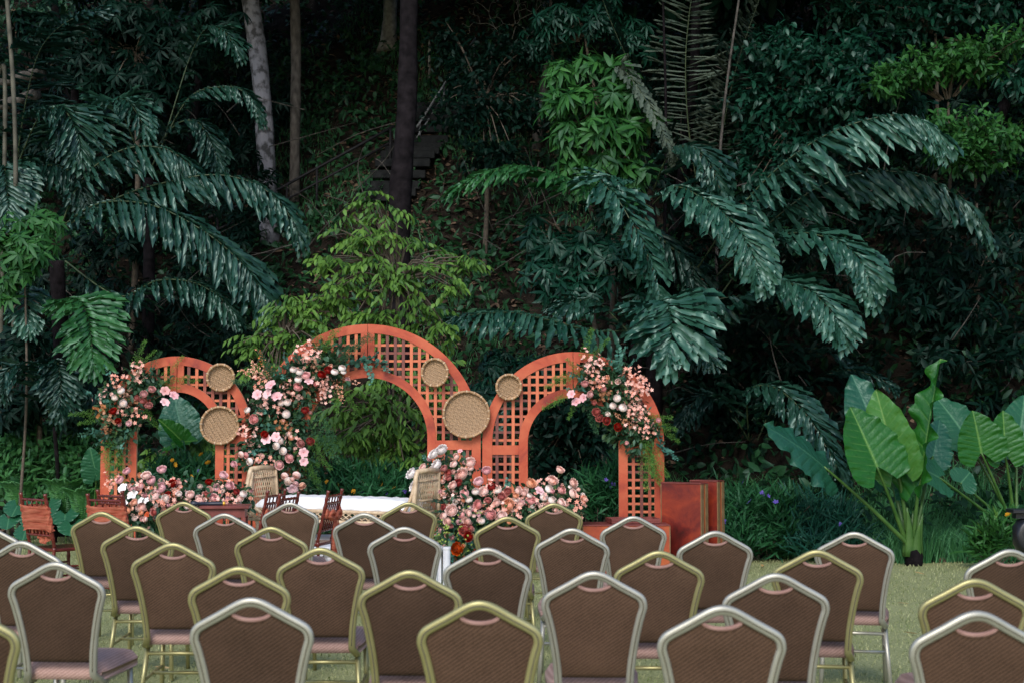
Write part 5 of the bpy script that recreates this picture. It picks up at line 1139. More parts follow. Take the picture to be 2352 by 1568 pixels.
arrangement('largest flower cascade down the left side of the tallest arch', b0, c5, (660, 960), lambda x, y: YA-.14-(.0006*max(0, y-1000)),
    [(437, 417, 16, 'w', 'ball'), (485, 433, 18, 'w', 'ball'), (475, 495, 17, 'w', 'ball'), (768, 434, 17, 'w', 'ball'), (828, 405, 17, 'w', 'ball'), (838, 437, 13, 'w', 'ball'), (388, 680, 17, 'w', 'ball'), (333, 688, 15, 'w', 'ball'), (378, 777, 19, 'w', 'ball'), (58, 745, 15, 'w', 'ball'), (330, 1000, 16, 'w', 'ball'), (290, 1040, 17, 'w', 'ball'), (345, 1077, 18, 'w', 'ball'), (390, 1325, 19, 'w', 'ball'), (75, 1165, 17, 'w', 'ball'), (8, 1110, 15, 'b', 'ball'), (360, 1285, 17, 'b', 'ball'), (455, 1282, 19, 'b', 'ball'),
     (533, 457, 23, 'p', 'rose'), (475, 552, 23, 'p', 'rose'), (113, 820, 24, 'p', 'rose'), (322, 1190, 22, 'p', 'rose'), (400, 1140, 22, 'p', 'rose'), (45, 1115, 16, 'p', 'rose'), (715, 423, 18, 'r', 'ruffle'), (665, 457, 18, 'r', 'ruffle'), (528, 745, 17, 'r', 'ruffle'), (202, 942, 17, 'r', 'ruffle'), (572, 997, 18, 'r', 'ruffle'), (490, 1020, 17, 'd', 'ruffle'),
     (245, 540, 26, 'l', 'star'), (140, 620, 24, 'l', 'star'), (220, 615, 24, 'l', 'star'), (300, 632, 26, 'l', 'star'), (215, 980, 24, 'l', 'star'), (290, 962, 23, 'l', 'star'), (515, 1090, 22, 'l', 'star'), (520, 1162, 20, 'l', 'star'), (430, 1385, 26, 'l', 'star'), (560, 515, 20, 'l', 'star'), (450, 1350, 16, 'm', 'rose'), (510, 1365, 19, 'o', 'rose'), (620, 540, 14, 'd', 'rose'), (420, 1310, 14, 'b', 'rose')],
    [(580, 310, 'c', 1.1, N_), (500, 300, 'c', .9, N_), (520, 370, 'c', .9, N_), (160, 540, 'c', .9, N_), (370, 575, 'c', .9, N_), (440, 640, 'c', .9, N_), (230, 690, 'c', 1, N_), (320, 780, 'c', .9, N_), (60, 950, 'c', 1.1, N_), (110, 1000, 'q', 1.1, N_), (440, 930, 'c', 1, N_), (380, 1000, 'c', .9, N_), (160, 1170, 'c', 1, N_), (220, 1190, 'c', 1, N_), (650, 540, 'c', 1, N_), (710, 560, 'c', .8, N_), (690, 640, 'c', .8, N_), (620, 400, 't', .9, N_), (470, 1050, 'c', .8, N_), (250, 1230, 'c', .9, N_), (170, 690, 'q', 1, N_), (330, 900, 't', 1.2, N_), (370, 880, 't', 1, N_), (600, 330, 'c', .9, N_), (560, 620, 't', .8, N_),
     (200, 380, 's', 1.3, 125), (110, 470, 's', 1.2, 165), (180, 480, 's', 1.2, 150), (160, 430, 's', 1.1, 140), (780, 560, 's', 1.2, 280), (880, 510, 's', 1, 330), (800, 600, 's', 1, 270),
     (380, 380, 'e', 1, 110), (250, 900, 'e', 1.1, 180), (430, 850, 'e', 1, 40), (1000, 330, 'e', 1.2, 30), (1070, 340, 'e', 1.2, 350), (950, 380, 'e', 1.1, 0), (1120, 400, 'e', 1, 320), (1020, 470, 'e', .9, 270), (180, 1040, 'e', 1.1, 190), (250, 1120, 'e', 1, 220), (200, 750, 'e', 1, 170), (110, 1090, 'e', 1, 200), (430, 820, 'e', .9, 330), (340, 480, 'e', 1, 160), (900, 360, 'e', 1, 20),
     (630, 180, 'f', 1, 85), (720, 210, 'f', 1, 60), (680, 260, 'f', .9, 70), (880, 280, 'F', 1.2, 40), (900, 240, 'F', 1.1, 30), (800, 330, 'F', 1.1, 30), (850, 590, 'f', 1, 290), (780, 640, 'f', .9, 260), (640, 800, 'F', 1.2, 290), (690, 900, 'F', 1.2, 280), (680, 1000, 'F', 1.2, 285), (620, 1090, 'f', 1, 300), (560, 1230, 'f', 1, 300), (500, 1120, 'f', .9, 330), (320, 520, 'F', 1.1, 130), (120, 540, 'F', 1.1, 170), (250, 430, 'F', 1.1, 130), (600, 900, 'F', 1, 300), (540, 1180, 'f', 1, 310), (600, 1270, 'F', 1, 290)],
    [(350, 560, 60, 45), (520, 420, 55, 40), (700, 420, 50, 35), (250, 680, 45, 50), (420, 760, 50, 50), (300, 860, 55, 45), (480, 900, 45, 50), (200, 980, 50, 40), (420, 1000, 50, 45), (300, 1120, 60, 45), (480, 1130, 40, 50), (430, 1280, 40, 40), (540, 620, 40, 50), (700, 300, 45, 30), (800, 480, 35, 25), (130, 850, 25, 50), (100, 1080, 35, 35), (480, 1380, 35, 20)])
b0 = at(1420, 930, YA-.1)
arrangement('coral flower spray over the right shoulder of the right arch', b0, c7, (1410, 940), lambda x, y: YA-.11,
    [(1085, 470, 18, 'w', 'ball'), (1060, 530, 16, 'w', 'ball'), (1140, 542, 19, 'w', 'ball'), (835, 352, 19, 'm', 'rose'), (875, 442, 17, 'm', 'rose'), (818, 470, 20, 'l', 'star'), (765, 497, 22, 'l', 'star'), (725, 440, 20, 'l', 'star'), (920, 580, 18, 'd', 'ruffle'), (952, 630, 17, 'd', 'ruffle'), (1010, 650, 17, 'r', 'ruffle'), (1095, 700, 18, 'r', 'ruffle'), (910, 507, 13, 'd', 'rose'), (985, 400, 13, 'm', 'rose')],
    [(925, 215, 'c', .9, N_), (860, 185, 'c', .9, N_), (850, 250, 'c', .8, N_), (890, 320, 'c', .9, N_), (960, 350, 'c', 1, N_), (985, 370, 'c', .9, N_), (1195, 290, 'c', 1, N_), (1270, 300, 'c', .9, N_), (1160, 370, 'c', 1, N_), (1240, 360, 'c', .9, N_), (1290, 430, 'c', 1, N_), (1190, 440, 'c', .9, N_), (1215, 550, 'c', 1, N_), (1230, 600, 'c', .9, N_), (1300, 600, 'c', .9, N_), (1210, 690, 'c', .9, N_), (1260, 700, 'c', .9, N_), (1330, 680, 'c', .8, N_), (1330, 730, 'c', .8, N_), (960, 450, 't', 1, N_), (1000, 450, 't', .9, N_), (1130, 630, 's', .9, 160), (1290, 400, 'c', .8, N_), (1170, 660, 't', .9, N_), (1240, 560, 'c', .8, N_),
     (1080, 150, 'e', 1.1, 100), (1120, 170, 'e', 1.1, 70), (1050, 210, 'e', 1, 150), (1090, 290, 'e', 1, 120), (1190, 220, 'e', 1, 45), (770, 320, 'e', 1, 160), (760, 400, 'e', .9, 180), (1400, 740, 'e', 1, 310), (1430, 820, 'e', 1.1, 290), (1470, 880, 'e', 1, 320), (1500, 920, 'e', .8, 320), (1380, 690, 'e', .9, 350),
     (840, 90, 'f', 1, 95), (920, 120, 'f', .9, 60), (720, 300, 'f', 1, 180), (650, 340, 'f', 1, 195), (610, 500, 'f', .9, 215), (690, 450, 'f', .9, 210), (880, 610, 'F', .9, 265), (750, 540, 'f', .8, 240), (1350, 620, 'f', 1, 350), (1400, 660, 'f', 1, 330), (1460, 720, 'f', .9, 310), (1310, 900, 'f', 1.2, 265), (1340, 960, 'f', 1.2, 275), (1290, 1020, 'f', 1.1, 255), (1390, 1040, 'f', 1.1, 285), (1400, 940, 'f', 1, 280), (1320, 850, 'f', 1, 270), (780, 260, 'f', .9, 130)],
    [(1050, 560, 45, 40), (1180, 740, 50, 35), (1260, 800, 40, 30), (1100, 640, 40, 35), (1000, 310, 45, 40), (900, 420, 40, 30), (1150, 430, 45, 45), (1250, 620, 40, 45), (1320, 740, 30, 40), (1060, 280, 35, 35), (900, 270, 35, 30)])
b0 = stand(1150, 14.0)
def Yr(px, py): return 14.35 - .0032*max(0, py-1050)
W6 = [(515, 240, 26, 'x', 'ruffle'), (415, 292, 25, 'x', 'ruffle'), (440, 425, 26, 'x', 'ruffle'), (150, 525, 26, 'x', 'ruffle'), (180, 675, 27, 'x', 'ruffle'), (675, 335, 20, 'b', 'rose'), (650, 418, 20, 'b', 'rose'), (290, 450, 19, 'b', 'rose'), (395, 498, 16, 'b', 'rose'), (330, 520, 11, 'b', 'ball'), (850, 390, 28, 'b', 'rose'), (860, 470, 16, 'b', 'rose'), (740, 530, 30, 'b', 'ruffle'), (640, 665, 22, 'b', 'rose'), (950, 615, 25, 'l', 'rose'), (1050, 490, 23, 'l', 'rose'), (775, 770, 24, 'p', 'rose'), (920, 740, 17, 'w', 'ball'), (840, 835, 17, 'w', 'ball'), (1005, 745, 26, 'b', 'rose'), (935, 900, 24, 'p', 'rose'), (1180, 725, 18, 'w', 'ball'), (1440, 735, 20, 'b', 'rose'), (1500, 765, 18, 'b', 'rose'), (1165, 880, 19, 'b', 'rose'), (1300, 890, 29, 'o', 'ruffle'), (630, 965, 28, 'b', 'ruffle'), (820, 1010, 20, 'b', 'rose'), (1100, 1010, 29, 'p', 'rose'), (745, 1020, 18, 'p', 'rose'), (580, 1105, 21, 'b', 'rose'), (530, 1040, 17, 'b', 'ball'), (810, 1112, 21, 'b', 'rose'), (1240, 1025, 24, 'b', 'rose'), (1450, 880, 20, 'b', 'rose'), (1595, 640, 27, 'o', 'rose'), (1840, 605, 26, 'b', 'ruffle'), (1930, 480, 22, 'b', 'rose'), (1955, 720, 23, 'p', 'rose'), (2090, 640, 21, 'b', 'ruffle'), (2095, 765, 25, 'b', 'rose'), (1680, 735, 22, 'l', 'star'), (1800, 715, 20, 'w', 'ball'), (1735, 808, 19, 'w', 'ball'), (1835, 842, 20, 'w', 'ball'), (1590, 850, 23, 'p', 'ruffle'), (1950, 865, 22, 'b', 'rose'), (1565, 790, 13, 'w', 'ball'), (710, 640, 18, 'r', 'ruffle'), (1110, 685, 19, 'r', 'ruffle'), (830, 1285, 21, 'r', 'ruffle'), (700, 1420, 28, 'k', 'ruffle'), (540, 935, 14, 'r', 'ruffle'), (1300, 745, 17, 'd', 'ruffle'), (545, 470, 17, 'd', 'ruffle'), (590, 530, 17, 'd', 'ruffle'), (600, 585, 16, 'd', 'rose'), (780, 1200, 25, 'd', 'ruffle'), (850, 1180, 18, 'd', 'rose'), (1070, 850, 15, 'd', 'ruffle'), (1230, 800, 18, 'd', 'ruffle'), (905, 1035, 9, 'b', 'ball'), (2035, 695, 9, 'w', 'ball'), (1320, 1110, 11, 'o', 'ball'), (1400, 790, 16, 'o', 'rose'), (990, 1090, 16, 'w', 'ball'), (740, 275, 12, 'l', 'star')]
arrangement('broad pink and white flower bank standing right of the daybed', b0, c6, (1140, 1180), Yr, W6,
    [(650, 740, 'c', 1, N_), (560, 840, 'c', 1, N_), (620, 880, 'q', 1, N_), (1000, 970, 'c', 1, N_), (1130, 750, 'c', .9, N_), (1080, 800, 'c', 1, N_), (1220, 830, 'c', 1, N_), (1350, 960, 'c', 1, N_), (1650, 900, 'c', 1, N_), (1880, 730, 'c', .8, N_), (1720, 650, 'c', .8, N_), (2130, 880, 'c', 1, N_), (2150, 930, 'c', .9, N_), (1400, 970, 'c', 1, N_), (1180, 960, 'c', .9, N_), (1500, 870, 'c', .9, N_), (700, 880, 'q', 1, N_), (870, 960, 'q', .9, N_), (1270, 960, 'c', .8, N_), (1540, 920, 'c', .9, N_), (1080, 900, 'c', .8, N_), (2000, 900, 'c', .8, N_),
     (640, 1240, 'y', 1, N_), (600, 1330, 'y', 1, N_), (720, 1300, 'y', 1, N_), (900, 1100, 'y', 1, N_), (860, 1060, 'y', .8, N_), (680, 1160, 'y', .9, N_), (560, 1230, 'y', 1, N_), (660, 1400, 'y', .9, N_), (780, 1380, 'y', .8, N_),
     (540, 1180, 'e', .9, 230), (620, 1280, 'e', .9, 250), (800, 1330, 'e', .8, 300), (1000, 1100, 'e', .8, 260), (480, 880, 'e', .8, 180), (470, 980, 'e', .8, 190), (1700, 960, 'e', .8, 300), (2000, 980, 'e', .8, 330), (1250, 700, 'e', .8, 90), (760, 640, 'e', .8, 60), (860, 560, 'e', .9, 40), (240, 560, 'e', .8, 170), (330, 420, 'e', .7, 120), (600, 1440, 'e', .9, 260)],
    [(560, 480, 36, 22), (330, 560, 28, 20), (680, 600, 32, 26), (700, 780, 40, 24), (900, 820, 44, 26), (1150, 850, 50, 26), (1400, 880, 48, 26), (1650, 830, 44, 26), (1900, 850, 48, 26), (2050, 800, 28, 30), (700, 1020, 40, 28), (950, 1020, 40, 26), (1200, 1020, 44, 24), (640, 1180, 34, 30), (750, 1300, 34, 30), (640, 1400, 30, 28), (900, 1180, 36, 30), (1450, 1020, 44, 24), (1700, 1000, 44, 26), (1950, 980, 40, 26), (760, 480, 22, 26)],
    stems=lambda px, py: (at(px, py, 14.1).x*.8 + b0.x*.2, Yr(px, py)+.1, .45 if py < 1190 else .1), fill_n=30)
b0 = stand(410, 14.0)
def Yl(px, py): return 14.2 - .003*max(0, py-1080)
BL = [(*c3(X, Y), s, c_, k) for X, Y, s, c_, k in [(730, 190, 20, 'l', 'rose'), (560, 395, 22, 'l', 'rose'), (1545, 150, 23, 'l', 'rose'), (1190, 285, 21, 'b', 'ruffle'), (1290, 400, 23, 'l', 'rose'), (1010, 550, 24, 'p', 'rose'), (835, 610, 14, 'l', 'rose'), (1510, 580, 26, 'l', 'rose'), (1350, 755, 30, 'b', 'ruffle'), (1610, 840, 20, 'w', 'rose'), (1050, 1030, 26, 'b', 'rose'), (900, 920, 19, 'o', 'rose'), (1060, 885, 17, 'x', 'cross'), (1190, 890, 15, 'x', 'cross'), (640, 590, 24, 'x', 'cross'), (870, 745, 26, 'x', 'cross'), (650, 970, 25, 'x', 'cross'), (1790, 490, 19, 'r', 'ruffle'), (1690, 760, 15, 'r', 'ruffle'), (740, 1130, 18, 'o', 'rose'), (1060, 1170, 14, 'o', 'rose'), (1200, 1225, 16, 'k', 'star'), (1350, 1180, 16, 'd', 'rose'), (860, 1080, 10, 'o', 'ball'), (580, 1190, 16, 'b', 'rose'), (1150, 1320, 14, 'b', 'rose')]]
BL += [(*c1(X, Y), s, c_, k) for X, Y, s, c_, k in [(1305, 260, 22, 'b', 'rose'), (1385, 295, 25, 'b', 'ruffle'), (1230, 260, 15, 'w', 'rose'), (1445, 230, 19, 'b', 'rose'), (1500, 215, 22, 'l', 'rose'), (1590, 200, 23, 'l', 'rose'), (1475, 280, 23, 'p', 'rose'), (1440, 175, 16, 'r', 'ruffle'), (1545, 125, 22, 'l', 'rose'), (1655, 290, 18, 'b', 'rose'), (1680, 258, 17, 'w', 'ball'), (1630, 245, 15, 'r', 'ruffle'), (1420, 260, 14, 'd', 'rose'), (1615, 55, 17, 'l', 'rose'), (1150, 265, 14, 'r', 'ruffle')]]
SL = [(*c3(X, Y), k, s, N_) for X, Y, k, s in [(410, 450, 'c', .8), (490, 520, 'c', .8), (1200, 560, 'c', 1), (1330, 610, 'c', .9), (1150, 770, 'c', 1), (1500, 960, 'c', 1.1), (1350, 980, 'c', 1), (1700, 960, 'c', 1), (1880, 600, 'c', .9), (1300, 1060, 'q', 1), (1600, 1050, 'c', .9), (1830, 900, 'q', 1), (1850, 700, 'q', 1), (1100, 1270, 'c', .9), (920, 1180, 'e', .8), (1400, 1300, 'e', .8)]]
SL += [(*c1(X, Y), k, s, N_) for X, Y, k, s in [(1250, 310, 'c', 1), (1520, 300, 'c', 1), (1570, 260, 'c', 1), (1590, 330, 'c', 1), (1480, 330, 'c', .9), (1640, 320, 'c', .9), (1200, 290, 'c', 1), (1530, 250, 'q', 1), (1350, 320, 'q', .9), (1560, 350, 'q', .9), (1430, 330, 'c', .9)]]
FL = [(*c3(X, Y), a, b_) for X, Y, a, b_ in [(1100, 1100, 40, 26), (900, 1250, 40, 26), (1300, 700, 34, 26), (1500, 950, 34, 26), (1000, 800, 26, 24), (1650, 700, 30, 26), (1200, 450, 18, 20)]] + [(*c1(X, Y), a, b_) for X, Y, a, b_ in [(1250, 320, 36, 24), (1400, 330, 40, 24), (1530, 290, 40, 26), (1640, 310, 30, 26), (1450, 250, 30, 18), (1180, 250, 24, 20)]]
arrangement('pink and white flower bank standing in front of the left arch', b0, lambda X, Y: (X, Y), (410, 1180), Yl, BL, SL, FL, stems=lambda px, py: (at(px, py, 14.0).x*.85 + b0.x*.15, Yl(px, py)+.1, .35), fill_n=34)

# ------------------------------------------------------------------ slatted party chairs with coral sashes
M_maho = noise_mat('mahogany_lacquer', (.075, .012, .010), (.15, .026, .018), 12, .25)
def tulle():
    m, nt, p, out = new_mat('coral_tulle'); N = nt.nodes; L = nt.links
    w = N.new('ShaderNodeTexNoise'); w.inputs['Scale'].default_value = 6; mp = N.new('ShaderNodeMapping'); mp.inputs['Scale'].default_value = (1, 1, 9)
    tc = N.new('ShaderNodeTexCoord'); L.new(tc.outputs['Object'], mp.inputs[0]); L.new(mp.outputs[0], w.inputs['Vector'])
    r = N.new('ShaderNodeValToRGB'); r.color_ramp.elements[0].position = .35; r.color_ramp.elements[1].position = .65; r.color_ramp.elements[0].color = rgb((.50, .10, .055)); r.color_ramp.elements[1].color = rgb((.70, .22, .13))
    L.new(w.outputs[0], r.inputs[0]); L.new(r.outputs[0], p.inputs['Base Color']); p.inputs['Roughness'].default_value = .8
    b = N.new('ShaderNodeBump'); b.inputs['Strength'].default_value = .6; b.inputs['Distance'].default_value = .02; L.new(w.outputs[0], b.inputs['Height']); L.new(b.outputs[0], p.inputs['Normal'])
    t = N.new('ShaderNodeBsdfTranslucent'); L.new(r.outputs[0], t.inputs[0]); ms = N.new('ShaderNodeMixShader'); ms.inputs[0].default_value = .35; L.new(p.outputs[0], ms.inputs[1]); L.new(t.outputs[0], ms.inputs[2])
    tp = N.new('ShaderNodeBsdfTransparent'); m2 = N.new('ShaderNodeMixShader'); m2.inputs[0].default_value = .16; L.new(ms.outputs[0], m2.inputs[1]); L.new(tp.outputs[0], m2.inputs[2]); L.new(m2.outputs[0], out.inputs[0])
    return m
M_tulle = tulle()
def knobs(p0, p1, r, n):                 # turned post with bamboo rings
    P, rr = [], []
    for i in range(n*4+1):
        P.append(Vector(p0).lerp(Vector(p1), i/(n*4))); rr.append(r*(1.28 if i % 4 == 0 else 1))
    return P, rr
def party_chair(label, px, Y, yaw, sash):
    b0 = stand(px, Y); t = thing('party_chair', label, 'chair', b0, yaw, 'slatted mahogany party chairs')
    W = .19; 
    by = lambda z: -.19 - .10*max(0, z-.44)/.48 - .02*(1 if z < .2 else 0)*0
    for s in (-1, 1):
        m = MB(); P, rr = knobs((s*W, -.225, 0), (s*W, -.19, .46), .015, 5); m.tube(P, rr, 8); P, rr = knobs((s*W, -.19, .46), (s*W, by(.92), .92), .015, 6); m.tube(P, rr, 8); m.build('back_post', M_maho, t, True)
        m = MB(); P, rr = knobs((s*W, .20, 0), (s*W, .19, .43), .015, 5); m.tube(P, rr, 8); m.build('leg', M_maho, t, True)
    for z in (.865, .80, .56):
        m = MB(); P, rr = knobs((-W, by(z), z), (W, by(z), z), .011, 6); m.tube(P, rr, 8); m.build('back_rail', M_maho, t, True)
    for i in range(6):
        x = -W+2*W*(i+1)/7; m = MB(); m.tube([(x, by(.56), .56), (x, by(.80), .80)], .008, 6); m.build('spindle', M_maho, t, True)
    for i in range(4):
        x = -W+2*W*(i+1)/5; m = MB(); m.tube([(x, by(.8), .80), (x, by(.865), .865)], .007, 6); m.build('spindle', M_maho, t, True)
    for z in (.12, .24):
        for a, b_ in (((-W, -.215, z), (W, -.215, z)), ((-W, .197, z), (W, .197, z)), ((-W, -.215, z+.05), (-W, .197, z+.05)), ((W, -.215, z+.05), (W, .197, z+.05))):
            m = MB(); P, rr = knobs(a, b_, .009, 4); m.tube(P, rr, 6); m.build('stretcher', M_maho, t, True)
    m = MB(); m.box((0, 0, .435), (.40, .41, .028), bev=.008); m.build('seat', M_maho, t)
    # sash: gathered band round the backrest and tails
    if sash == 'band':
        z0, z1 = .60, .82; k = 40; rows = 12; V, T = [], []
        for j in range(rows+1):
            z = z0+(z1-z0)*j/rows
            for i in range(k):
                a = 2*math.pi*i/k; cx_ = math.copysign(abs(math.cos(a))**.45, math.cos(a)); cy_ = math.copysign(abs(math.sin(a))**.6, math.sin(a))
                g_ = .007*math.sin(j*2.9+math.sin(a*2)*2.2)+.004*math.sin(j*5+i*.9)
                V.append((cx_*(W+.025+g_), by(z)+cy_*(.028+g_), z+.010*math.sin(a*3+j*.3)))
        for j in range(rows):
            for i in range(k): a = j*k+i; b_ = j*k+(i+1) % k; T += [(a, b_, b_+k), (a, b_+k, a+k)]
        sb = link('sash', tri_mesh('sash', V, T, M_tulle, smooth=True), t)
        tails = [(-.05, .035, .62, .03, .55, .10), (.06, .04, .62, -.02, .50, .09)]
    else:
        m = MB()
        for s, e in ((-1, 1), (1, 1)):
            m.tube(spline([(s*W*1.02, by(.72)-.02, .72), (s*W*.6, by(.70)-.04, .70), (0, by(.68)-.045, .69)], 8), [.05, .045, .04, .034, .03, .026, .024, .022, .03], 8, flat=.3, up=(0, 0, 1))
        m.tube(spline([(s*0-.03, by(.69)-.05, .69), (.03, by(.69)-.05, .69)], 3), .032, 8)
        for s in (-1, 1): m.tube(spline([(0, by(.7)-.05, .69), (s*.10, by(.7)-.06, .73), (s*.15, by(.7)-.05, .69), (s*.08, by(.7)-.05, .66), (0, by(.7)-.05, .685)], 12), .022, 6, flat=.6)
        sb = m.build('sash', M_tulle, t, True)
        tails = [(-.02, -.055, .68, .02, .12, .10), (.05, -.05, .68, .04, .20, .11)]
    for (x, dy, zt, dx, zb, w) in tails:
        V, T = [], []; nz, nw = 14, 10
        for j in range(nz+1):
            u = j/nz; z = zt+(zb-zt)*u
            for i in range(nw+1):
                v = i/nw*2-1; ww = w*(.35+.65*min(1, u*2.2))
                V.append((x+dx*u+v*ww, by(zt)+dy+.022*math.sin(v*7+x*30)*min(1, u*3)-.01*u, z-.02*math.cos(v*3)*u))
        for j in range(nz):
            for i in range(nw): a = j*(nw+1)+i; T += [(a, a+1, a+nw+2), (a, a+nw+2, a+nw+1)]
        link('sash_tail', tri_mesh('sash_tail', V, T, M_tulle, smooth=True), sb)
    return t
# rotation: a chair at yaw 0 faces the arches
YC = 12.5
party_chair('slatted mahogany chair with coral sash standing alone at far left', 148, YC, math.radians(-40), 'band')
party_chair('slatted mahogany chair with coral sash band beside the left flower bank', 298, YC-.1, math.radians(-27), 'band')
party_chair('slatted mahogany chair half hidden behind the chair by the left flowers', 318, YC+.55, math.radians(-40), 'bow')
party_chair('slatted mahogany chair with bow in front of the daybed, leftmost of three', 571, YC+.5, math.radians(75), 'bow')
party_chair('slatted mahogany chair in front of the daybed, middle of three', 598, YC, math.radians(74), 'bow')
party_chair('slatted mahogany chair with long coral bow tail, right of the daybed three', 703, YC+.5, math.radians(78), 'bow')

# ------------------------------------------------------------------ banquet chairs
def fabric(name, c1, c2):
    m, nt, p, out = new_mat(name); N = nt.nodes; L = nt.links
    tc = N.new('ShaderNodeTexCoord'); mp = N.new('ShaderNodeMapping'); mp.inputs['Rotation'].default_value = (0, .6, 0); L.new(tc.outputs['Object'], mp.inputs[0])
    w = N.new('ShaderNodeTexWave'); w.inputs['Scale'].default_value = 26; w.inputs['Distortion'].default_value = 2.5; w.inputs['Detail'].default_value = 1; w.inputs['Detail Scale'].default_value = 8; w.bands_direction = 'Z'; L.new(mp.outputs[0], w.inputs['Vector'])
    n = N.new('ShaderNodeTexNoise'); n.inputs['Scale'].default_value = 5; n.inputs['Detail'].default_value = 3; oi = N.new('ShaderNodeObjectInfo'); of = N.new('ShaderNodeVectorMath'); of.operation = 'MULTIPLY_ADD'; of.inputs[1].default_value = (40, 23, 31); L.new(oi.outputs['Random'], of.inputs[0]); L.new(tc.outputs['Object'], of.inputs[2]); L.new(of.outputs[0], n.inputs['Vector'])
    n2 = N.new('ShaderNodeTexNoise'); n2.inputs['Scale'].default_value = 300; L.new(tc.outputs['Object'], n2.inputs['Vector'])
    a = N.new('ShaderNodeMath'); a.operation = 'MULTIPLY_ADD'; a.inputs[1].default_value = .42; L.new(w.outputs['Fac'], a.inputs[0])
    b2 = N.new('ShaderNodeMath'); b2.operation = 'MULTIPLY_ADD'; b2.inputs[1].default_value = .45; L.new(n.outputs[0], b2.inputs[0])
    c = N.new('ShaderNodeMath'); c.operation = 'MULTIPLY'; c.inputs[1].default_value = .4; L.new(n2.outputs[0], c.inputs[0]); L.new(c.outputs[0], b2.inputs[2]); L.new(b2.outputs[0], a.inputs[2])
    r = N.new('ShaderNodeValToRGB'); r.color_ramp.elements[0].position = .25; r.color_ramp.elements[1].position = .85; r.color_ramp.elements[0].color = rgb(c1); r.color_ramp.elements[1].color = rgb(c2); L.new(a.outputs[0], r.inputs[0])
    hs = N.new('ShaderNodeHueSaturation'); mr = N.new('ShaderNodeMapRange'); mr.inputs[3].default_value = .72; mr.inputs[4].default_value = 1.22; L.new(oi.outputs['Random'], mr.inputs[0]); L.new(mr.outputs[0], hs.inputs['Value']); L.new(r.outputs[0], hs.inputs['Color']); L.new(hs.outputs[0], p.inputs['Base Color'])
    p.inputs['Roughness'].default_value = .85; p.inputs['Sheen Weight'].default_value = .06; p.inputs['Sheen Roughness'].default_value = .4; p.inputs['Specular IOR Level'].default_value = .2
    b0_ = N.new('ShaderNodeBump'); b0_.inputs['Strength'].default_value = .5; b0_.inputs['Distance'].default_value = .03; L.new(n.outputs[0], b0_.inputs['Height']); b = N.new('ShaderNodeBump'); L.new(b0_.outputs[0], b.inputs['Normal']); b.inputs['Strength'].default_value = .3; b.inputs['Distance'].default_value = .003; L.new(w.outputs['Fac'], b.inputs['Height']); L.new(b.outputs[0], p.inputs['Normal']); return m
M_fab = fabric('brown_chair_fabric', (.028, .0155, .0090), (.098, .056, .035)); M_fab2 = fabric('rosy_brown_seat_fabric', (.20, .115, .095), (.40, .26, .225))
M_pipe = noise_mat('pinkish_piping', (.24, .13, .11), (.34, .20, .17), 20, .8)
M_goldf = noise_mat('champagne_gold_frame', (.31, .285, .12), (.41, .38, .19), 6, .36, metal=.55); M_silvf = noise_mat('pale_silver_frame', (.37, .36, .30), (.48, .47, .42), 6, .38, metal=.55)
M_groove = plain('dark_groove', (.10, .09, .06), .6)
HW, ZT, ZS, ZB = .222, .925, .80, .42
def back_pt(x, z): return -.215 - .085*(z-.45)/.48      # y of the back plane, leaning toward the rear
_OUT = [(p_.x, p_.z) for p_ in spline([(.166, 0, .42), (.172, 0, .52), (.188, 0, .63), (.206, 0, .715), (.2195, 0, .762), (.221, 0, .782), (.2165, 0, .804), (.204, 0, .824), (.182, 0, .8405), (.120, 0, .8745), (.062, 0, .9075), (.034, 0, .9195), (.014, 0, .924), (0, 0, .925)], 60)]
def outline(inset=0):                                    # half outline from the seat up to the apex, moved inward by inset
    pts = []
    for i, (x, z) in enumerate(_OUT):
        a, c = _OUT[max(i-1, 0)], _OUT[min(i+1, len(_OUT)-1)]; dx, dz = c[0]-a[0], c[1]-a[1]; l_ = math.hypot(dx, dz)
        if i == len(_OUT)-1: dx, dz, l_ = -1, 0, 1
        pts.append((max(0, x - inset*dz/l_), z + inset*dx/l_))
    pts[-1] = (0, pts[-1][1]); return pts
def sweep(m, path, hw, hd, mat=0, ydisp=0):
    """oval-section bar along path of (x,y,z); hw in the back plane, hd along its normal"""
    k = len(path); n = 12; V = []
    for i, p_ in enumerate(path):
        p_ = Vector(p_); t_ = (Vector(path[min(i+1, k-1)])-Vector(path[max(i-1, 0)])).normalized(); nrm = Vector((0, -1, -.17)).normalized(); nrm = (nrm - t_*nrm.dot(t_)).normalized(); s = t_.cross(nrm)
        for j in range(n):
            a = 2*math.pi*j/n; ca, sa = math.cos(a), math.sin(a); ca = math.copysign(abs(ca)**.7, ca); sa = math.copysign(abs(sa)**.7, sa)
            V.append(p_ + s*(ca*hw) + nrm*(sa*hd+ydisp))
    F = [(i*n+j, i*n+(j+1) % n, (i+1)*n+(j+1) % n, (i+1)*n+j) for i in range(k-1) for j in range(n)] + [tuple(reversed(range(n))), tuple(range((k-1)*n, k*n))]
    m.add(V, F, mat)
